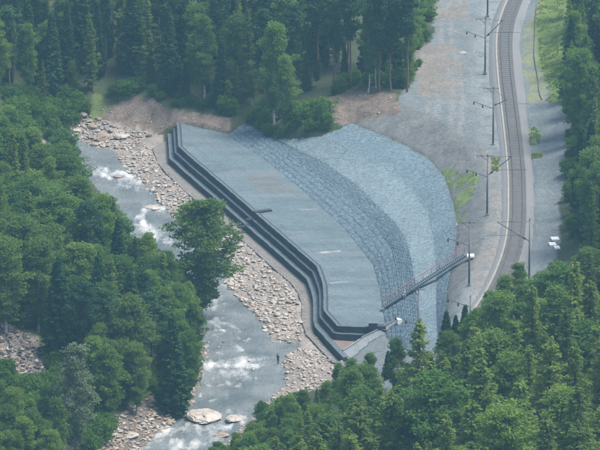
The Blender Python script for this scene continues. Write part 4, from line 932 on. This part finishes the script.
print('B0', fill([(128, 212), (142, 226), (160, 246), (176, 262), (190, 280), (196, 300), (194, 325), (180, 335), (165, 322), (150, 290), (135, 250)], 34, 2.0, lambda a, b, r: (pick(r, birch_tree=.35, aspen_tree=.4, larch_tree=.15, spruce_tree=.1), r.uniform(9, 13)), 'top', rgB, seed=17))
WIDE[0] = 1.25
print('B', fill(B_POLY, 115, 3.2, chB, 'top', rgB, seed=12))
WIDE[0] = 1.0
print('B2', fill([(75, 300), (100, 306), (125, 318), (150, 335), (135, 352), (110, 350), (90, 335)], 9, 2.0, lambda a, b, r: ('birch_tree', r.uniform(9, 12)), 'top', rgB, seed=13))
print('B3', fill([(-20, 372), (20, 385), (40, 395), (52, 372), (58, 390), (55, 430), (-20, 430)], 40, 1.8, lambda a, b, r: (pick(r, birch_tree=.6, larch_tree=.25, spruce_tree=.15), r.uniform(7, 12)), 'top', rgB, seed=14))
def chC(px, py, r):
    k = pick(r, birch_tree=.25, aspen_tree=.25, spruce_tree=.25, larch_tree=.25); return k, r.uniform(10, 16)
def rgC(k, px, py, h):
    w_ = 'beside the green strip' if py < 40 else 'beside the right gravel road' if py < 130 else 'near the white slabs'
    return f"{NAME[k]} {w_}", G['C']
print('C', fill([(578, -100), (570, -60), (568, 0), (568, 40), (578, 80), (584, 100), (580, 120), (574, 140), (576, 165), (590, 195), (640, 200), (640, -100)], 75, 2.4, chC, 'top', rgC, seed=15))
def chD(px, py, r):
    edge = (py - (450 - (px - 205) * .53)) < 28
    k = pick(r, birch_tree=.4, aspen_tree=.25, larch_tree=.28, spruce_tree=.07) if edge else pick(r, birch_tree=.07, aspen_tree=.06, larch_tree=.87)
    return k, r.uniform(9, 13) if edge else r.uniform(15, 22)
def rgD(k, px, py, h):
    w_ = 'at the foreground river tip' if px < 300 else 'below the stepped wall end' if px < 400 else 'below the railway bend' if px < 510 else 'in the bottom right corner'
    e = 'small ' if h < 10 else 'tall ' if h > 15 else ''
    return f"{e}{NAME[k]} {w_}", G['D']
D_POLY = [(205, 452), (230, 438), (252, 424), (270, 413), (290, 396), (306, 392), (328, 384), (340, 368), (362, 360), (380, 362), (398, 346), (418, 332), (434, 336), (450, 322), (466, 312), (482, 302), (496, 292), (508, 278), (524, 270), (540, 266), (566, 256), (575, 240), (590, 230), (640, 215), (640, 475), (205, 475)]
for k, px, py, h, l in [('birch_tree', 289, 394, 7.5, 'young birch at the water side of the foreground wood, above the dark spruce'), ('birch_tree', 304, 389, 7.5, 'young birch directly below the gravel spit'), ('larch_tree', 316, 388, 8, 'young larch below the right end of the gravel spit'), ('birch_tree', 297, 402, 8, 'bright young birch behind the spit birches'), ('birch_tree', 280, 404, 7, 'rounded birch leaning to the water beside the dark spruce'),
                        ('birch_tree', 252, 422, 7, 'small birch at the water edge near the long slab boulder'), ('birch_tree', 236, 432, 7, 'small birch beside the second pale boulder'), ('birch_tree', 218, 441, 6.5, 'low birch at the bottom edge by the rapids'), ('birch_tree', 262, 428, 8, 'birch behind the small dark spruce at the tip'), ('birch_tree', 312, 404, 9, 'birch in the second row below the gravel spit'), ('birch_tree', 243, 446, 8, 'birch at the bottom edge below the second boulder'), ('birch_tree', 204, 450, 6, 'lowest birch at the bottom edge by the rapids')]:
    T_top(k, px, py, h, l, G['D'], wide=1.15)
print('D0', fill([(200, 452), (230, 438), (252, 424), (270, 413), (290, 397), (312, 392), (330, 400), (300, 430), (240, 465), (200, 470)], 46, 1.6, lambda a, b, r: (pick(r, birch_tree=.4, aspen_tree=.3, larch_tree=.2, spruce_tree=.1), r.uniform(6, 9)), 'top', rgD, seed=18))
WIDE[0] = 1.42
print('D', fill(D_POLY, 120, 5.0, chD, 'top', rgD, seed=16))
WIDE[0] = 1.0
# undergrowth along the edges of the woods
def rgU(k, px, py, h):
    w_ = 'at the left edge above the river bend' if py < 150 and px < 42 else 'around the left scree' if py > 300 and px < 70 else 'above the left bank rubble' if py > 300 and px < 200 else 'at the foreground river tip' if py > 300 else 'by the rock heap' if px < 80 else 'on the brown bank' if px < 170 else 'behind the platform' if px < 245 else 'above the mesh slope' if px < 335 else 'at the terrace edge' if px < 450 else 'beside the gravel road'
    return f"low leafy bush {w_}", 'bushes along the forest edge'
def rgV(k, px, py, h):
    w_ = 'behind the rock heap' if px < 90 else 'above the brown bank' if px < 170 else 'behind the platform' if px < 300 else 'in the open stand'
    return f"young {NAME[k]} in the undergrowth {w_}", G['A']
fill([(-30, 92), (60, 104), (96, 84), (142, 80), (166, 98), (240, 108), (300, 100), (345, 82), (345, 20), (-30, 20)], 90, 1.6, lambda a, b, r: (pick(r, birch_tree=.5, spruce_tree=.35, larch_tree=.15), r.uniform(3.5, 8)), 'base', rgV, seed=41)
fill([(345, 82), (400, 80), (415, 50), (425, 10), (345, 10)], 18, 1.6, lambda a, b, r: (pick(r, birch_tree=.6, spruce_tree=.4), r.uniform(2.5, 5)), 'base', rgV, seed=42)
cb = lambda a, b, r: ('bush', r.uniform(1.4, 3.6))
for pl, n, sd_ in [([(-20, 104), (60, 116), (82, 108), (60, 100), (-20, 96)], 16, 1), ([(84, 106), (100, 92), (140, 86), (165, 100), (150, 96), (104, 102)], 9, 2), ([(170, 106), (238, 116), (236, 106), (172, 98)], 10, 3),
                   ([(240, 118), (262, 134), (290, 138), (326, 132), (336, 118), (310, 106), (262, 110)], 30, 4), ([(330, 98), (350, 88), (408, 88), (408, 82), (340, 84)], 8, 5), ([(-15, 372), (18, 378), (40, 392), (56, 372), (50, 345), (62, 350), (66, 400), (-15, 420)], 40, 7), ([(0, 322), (46, 332), (60, 352), (56, 322), (-15, 305), (-15, 320)], 24, 8), ([(100, 424), (128, 404), (160, 388), (190, 362), (180, 355), (120, 392), (92, 420)], 22, 9), ([(24, 132), (62, 118), (78, 124), (52, 142)], 14, 13), ([(82, 444), (100, 422), (110, 430), (92, 456)], 12, 14), ([(10, 116), (66, 122), (86, 112), (72, 100), (10, 100)], 34, 10), ([(240, 442), (262, 420), (285, 406), (302, 410), (272, 442)], 26, 11), ([(404, 92), (418, 70), (428, 30), (436, 0), (428, 0), (418, 40), (402, 82)], 16, 12), ([(562, 60), (572, 100), (566, 140), (566, 200), (574, 240), (582, 240), (576, 100), (570, 60)], 22, 6)]:
    fill(pl, n, 1.2, cb, 'base', rgU, seed=20 + sd_)

# ------------------------------------------------------------------ grass
def grass(name, polys, n, hgt, label, seed):
    rs = np.random.default_rng(seed); Q = []
    for p in polys: Q.append(scatter_px(p, n, seed))
    W = to_ground(np.vstack(Q), 0.0); k = (fbm(W[:, 0] / 1.8, W[:, 1] / 2.6, 33) > 0.44) & (fbm(W[:, 0] / .7, W[:, 1] / 1.2, 39) > 0.42); W = W[k]; m = len(W); a = rs.uniform(0, 6.28, m); hh = hgt * rs.uniform(.4, 1.2, m); wd = .07
    dx = np.cos(a) * wd; dy = np.sin(a) * wd; tip = W + np.stack([rs.normal(0, .12, m), rs.normal(0, .12, m), hh], 1)
    V = np.stack([W - np.stack([dx, dy, 0 * dx + .05], 1), W + np.stack([dx, dy, 0 * dx], 1), tip], 1).reshape(-1, 3)
    tag(link(name, np_mesh(name, V, np.arange(3 * m).reshape(m, 3)), M['grass']), label, None, None, 'stuff')
grass('grass_patch', GRASS_P, 2000, .22, 'yellow-green grass tufts on the soil bank and beside the track', 5)
grass('grass_strip', [[(538, -20), (570, -20), (560, 30), (558, 66), (566, 104), (548, 94), (540, 60), (536, 20)]], 16000, .16, 'bright green grass strip between track and right forest', 6)
# dark ditch line beside the grass strip
dl = np.array([ground_at(a, b) for a, b in [(538, -20), (536, 10), (534.5, 35), (534, 55), (537, 75), (539, 92), (542, 100)]]); dl = smooth_line(dl, 6)
V = np.vstack([dl + (-.25, 0, .06), dl + (.25, 0, .05)]); n_ = len(dl)
ditch = MB().tube([tuple(p + (0, 0, .05)) for p in dl], 0.10, 6).build('drain_pipe', M['arm']); tag(ditch, 'dark thin pipe along the edge of the green strip right of the track', 'pipe')

# ------------------------------------------------------------------ person at the water
def person():
    x, y, z = ground_at(278, 367.3); z = max(z, ZW + .1)
    S = []; E = []; R = []
    def v(p, r): S.append(p); R.append(r); return len(S) - 1
    def chain(i, L):
        for p, r in L: j = v(p, r); E.append((i, j)); i = j
        return i
    pel = v((0, 0, .95), (.155, .115)); ch_ = chain(pel, [((0, .01, 1.12), (.15, .105)), ((0, .01, 1.30), (.175, .115)), ((0, .015, 1.43), (.13, .09))])
    chain(ch_, [((0, .0, 1.50), (.06, .06)), ((0, -.01, 1.56), (.075, .085)), ((0, -.015, 1.65), (.085, .10)), ((0, -.01, 1.74), (.07, .085))])
    for s in (-1, 1):
        w_ = chain(ch_, [((s * .17, .01, 1.41), (.065, .065)), ((s * .225, .0, 1.27), (.055, .055)), ((s * .25, -.02, 1.12), (.045, .045)), ((s * .22, -.16, 1.0), (.036, .036)), ((s * .19, -.24, .97), (.028, .028)), ((s * .18, -.30, .96), (.034, .02))])
        for k in range(4): chain(w_, [((s * (.155 + .018 * k), -.345, .955), (.009, .009)), ((s * (.155 + .018 * k), -.385 + .004 * abs(k - 1.5), .93), (.008, .008))])
        chain(w_, [((s * .14, -.30, .975), (.010, .010)), ((s * .13, -.335, .96), (.009, .009))])
        chain(pel, [((s * .095, 0, .86), (.098, .098)), ((s * .105, -.02, .62), (.075, .08)), ((s * .115, 0, .46), (.06, .062)), ((s * .12, .03, .25), (.055, .058)), ((s * .125, .03, .08), (.045, .05)), ((s * .135, -.10, .045), (.048, .035)), ((s * .14, -.17, .04), (.035, .028))])
    me = bpy.data.meshes.new('person'); me.from_pydata(S, E, []); o = bpy.data.objects.new('person', me); COL.objects.link(o)
    sk = o.modifiers.new('skin', 'SKIN'); 
    bm = bmesh.new(); bm.from_mesh(me); lay_ = bm.verts.layers.skin.verify(); bm.verts.ensure_lookup_table()
    for i, q in enumerate(bm.verts): q[lay_].radius = R[i]; q[lay_].use_root = (i == 0)
    bm.to_mesh(me); bm.free(); o.modifiers.new('sub', 'SUBSURF').levels = 1
    dg = bpy.context.evaluated_depsgraph_get(); ev = bpy.data.meshes.new_from_object(o.evaluated_get(dg)); o.modifiers.clear(); o.data = ev
    ms = [mat_noise('dark_trousers', (.012, .013, .017), (.025, .026, .032), 4), mat_noise('maroon_jacket', (.085, .03, .03), (.13, .05, .045), 4), mat_noise('skin_tone', (.38, .24, .18), (.44, .29, .22), 4), mat_noise('black_boots', (.012, .011, .01), (.02, .02, .02), 4)]
    ev.materials.clear(); [ev.materials.append(q) for q in ms]
    for p in ev.polygons:
        c = p.center; p.use_smooth = True
        p.material_index = 2 if (c.z > 1.485 or c.y < -.265) else 3 if c.z < .14 else 0 if c.z < .93 and abs(c.x) < .215 and c.y > -.15 else 1
    bmh = bmesh.new(); bmesh.ops.create_icosphere(bmh, subdivisions=2, radius=.105); 
    for q in bmh.verts: q.co = Vector((q.co.x * .93, q.co.y * 1.1, max(q.co.z * 1.0, -.02))) + Vector((0, .002, 1.70))
    hm = bpy.data.meshes.new('cap'); bmh.to_mesh(hm); bmh.free(); link('hair', hm, mat_noise('dark_hair', (.02, .015, .012), (.035, .028, .022), 5), o, True)
    for s in (-1, 1):
        b = MB().tube([(s * .033, -.098, 1.655), (s * .033, -.112, 1.655)], [.014, .010], 6); b.build('eye', M['insul'], o)
    MB().tube([(0, -.10, 1.66), (0, -.128, 1.615)], [.010, .018], 5).build('nose', ms[2], o); MB().box((0, -.108, 1.588), (.05, .012, .010)).build('mouth', ms[1], o)
    o.location = (x, y, z - .02); o.rotation_euler = (0, 0, 2.6)
    tag(o, 'person in maroon jacket and dark trousers standing at the water edge', 'person')
person()

# ------------------------------------------------------------------ haze
hz = MB().box((0, 850, 95), (5600, 5700, 330)).build('haze', None); tag(hz, 'thin blue summer haze filling the valley', None, None, 'stuff')
hm = bpy.data.materials.new('haze_air'); hm.use_nodes = True; t = hm.node_tree; t.nodes.clear()
out = N(t, 'ShaderNodeOutputMaterial'); pv = N(t, 'ShaderNodeVolumePrincipled'); pv.inputs['Color'].default_value = (0.36, 0.74, 1.0, 1); pv.inputs['Density'].default_value = 0.000145; pv.inputs['Anisotropy'].default_value = 0.2
t.links.new(pv.outputs[0], out.inputs['Volume']); hz.data.materials.append(hm)

# ------------------------------------------------------------------ leave out trees wholly hidden behind others or outside the frame
def cull():
    OX, OY = 24, 24; buf = np.full((450 + 2 * OY, 600 + 2 * OX), -1, np.int32); D_ = []
    for i, (r_, k_, h_) in enumerate(TREES):
        l = r_.location; D_.append((l.y * CT - l.z * ST, i))
    D_.sort(reverse=True); area = {}
    yy, xx = np.mgrid[-OY:450 + OY, -OX:600 + OX]
    for dep, i in D_:
        r_, k_, h_ = TREES[i]; l = r_.location; bx, by_ = proj(l.x, l.y, l.z); tx_, ty_ = proj(l.x, l.y, l.z + h_)
        lowf = {'pine_tree': .5, 'birch_tree': .2}.get(k_, .1); cy0 = ty_; cy1 = by_ + (ty_ - by_) * lowf; rad = 0.135 * (by_ - ty_) * r_.scale[0] / r_.scale[2]
        x0, x1, y0, y1 = [int(v) for v in (bx - rad + OX, bx + rad + OX + 1, cy0 + OY, cy1 + OY + 1)]
        area[i] = max(1.0, 0.7 * 2 * rad * (cy1 - cy0)); x0, y0 = max(x0, 0), max(y0, 0)
        if x1 <= x0 or y1 <= y0 or x0 >= buf.shape[1] or y0 >= buf.shape[0]: continue
        sx = xx[y0:y1, x0:x1]; sy = yy[y0:y1, x0:x1]; t_ = np.clip((sy - cy0) / (cy1 - cy0 + 1e-6), 0, 1)
        wq = rad * (np.minimum(1, t_ * 1.15 + .05) if k_ in ('spruce_tree', 'larch_tree') else np.sqrt(np.clip(1 - (2 * t_ - 1) ** 2, 0, 1)))
        b_ = buf[y0:y1, x0:x1]; b_[np.abs(sx - bx) < wq * .92] = i
    vis = np.bincount(buf[buf >= 0].ravel(), minlength=len(TREES)); keep = []
    for i, (r_, k_, h_) in enumerate(TREES):
        if vis[i] < 0.05 * area[i] and vis[i] < 40:
            for c_ in list(r_.children): bpy.data.objects.remove(c_)
            bpy.data.objects.remove(r_)
        else: keep.append(TREES[i])
    TREES[:] = keep
cull()

# ------------------------------------------------------------------ labels: tell look-alikes apart by their order in the picture
ORD = ['first', 'second', 'third', 'fourth', 'fifth', 'sixth', 'seventh', 'eighth', 'ninth', 'tenth', 'eleventh', 'twelfth', 'thirteenth', 'fourteenth', 'fifteenth', 'sixteenth', 'seventeenth', 'eighteenth', 'nineteenth', 'twentieth']
by = {}
for q_, o_ in STONES: by.setdefault(o_['label'], []).append(((q_, 0), o_))
for r_, k_, h_2 in TREES: by.setdefault(r_['label'], []).append((proj(r_.location.x, r_.location.y, r_.location.z + h_2), r_))
for lab_, L_ in by.items():
    if len(L_) < 2 or len(L_) > 40: continue
    L_.sort(key=lambda q: q[0][0])
    for i, (q, r_) in enumerate(L_):
        n = i if i < len(L_) / 2 else len(L_) - 1 - i
        r_['label'] = f"{lab_}, {ORD[min(n, 19)]} from {'left' if i < len(L_) / 2 else 'right'}"
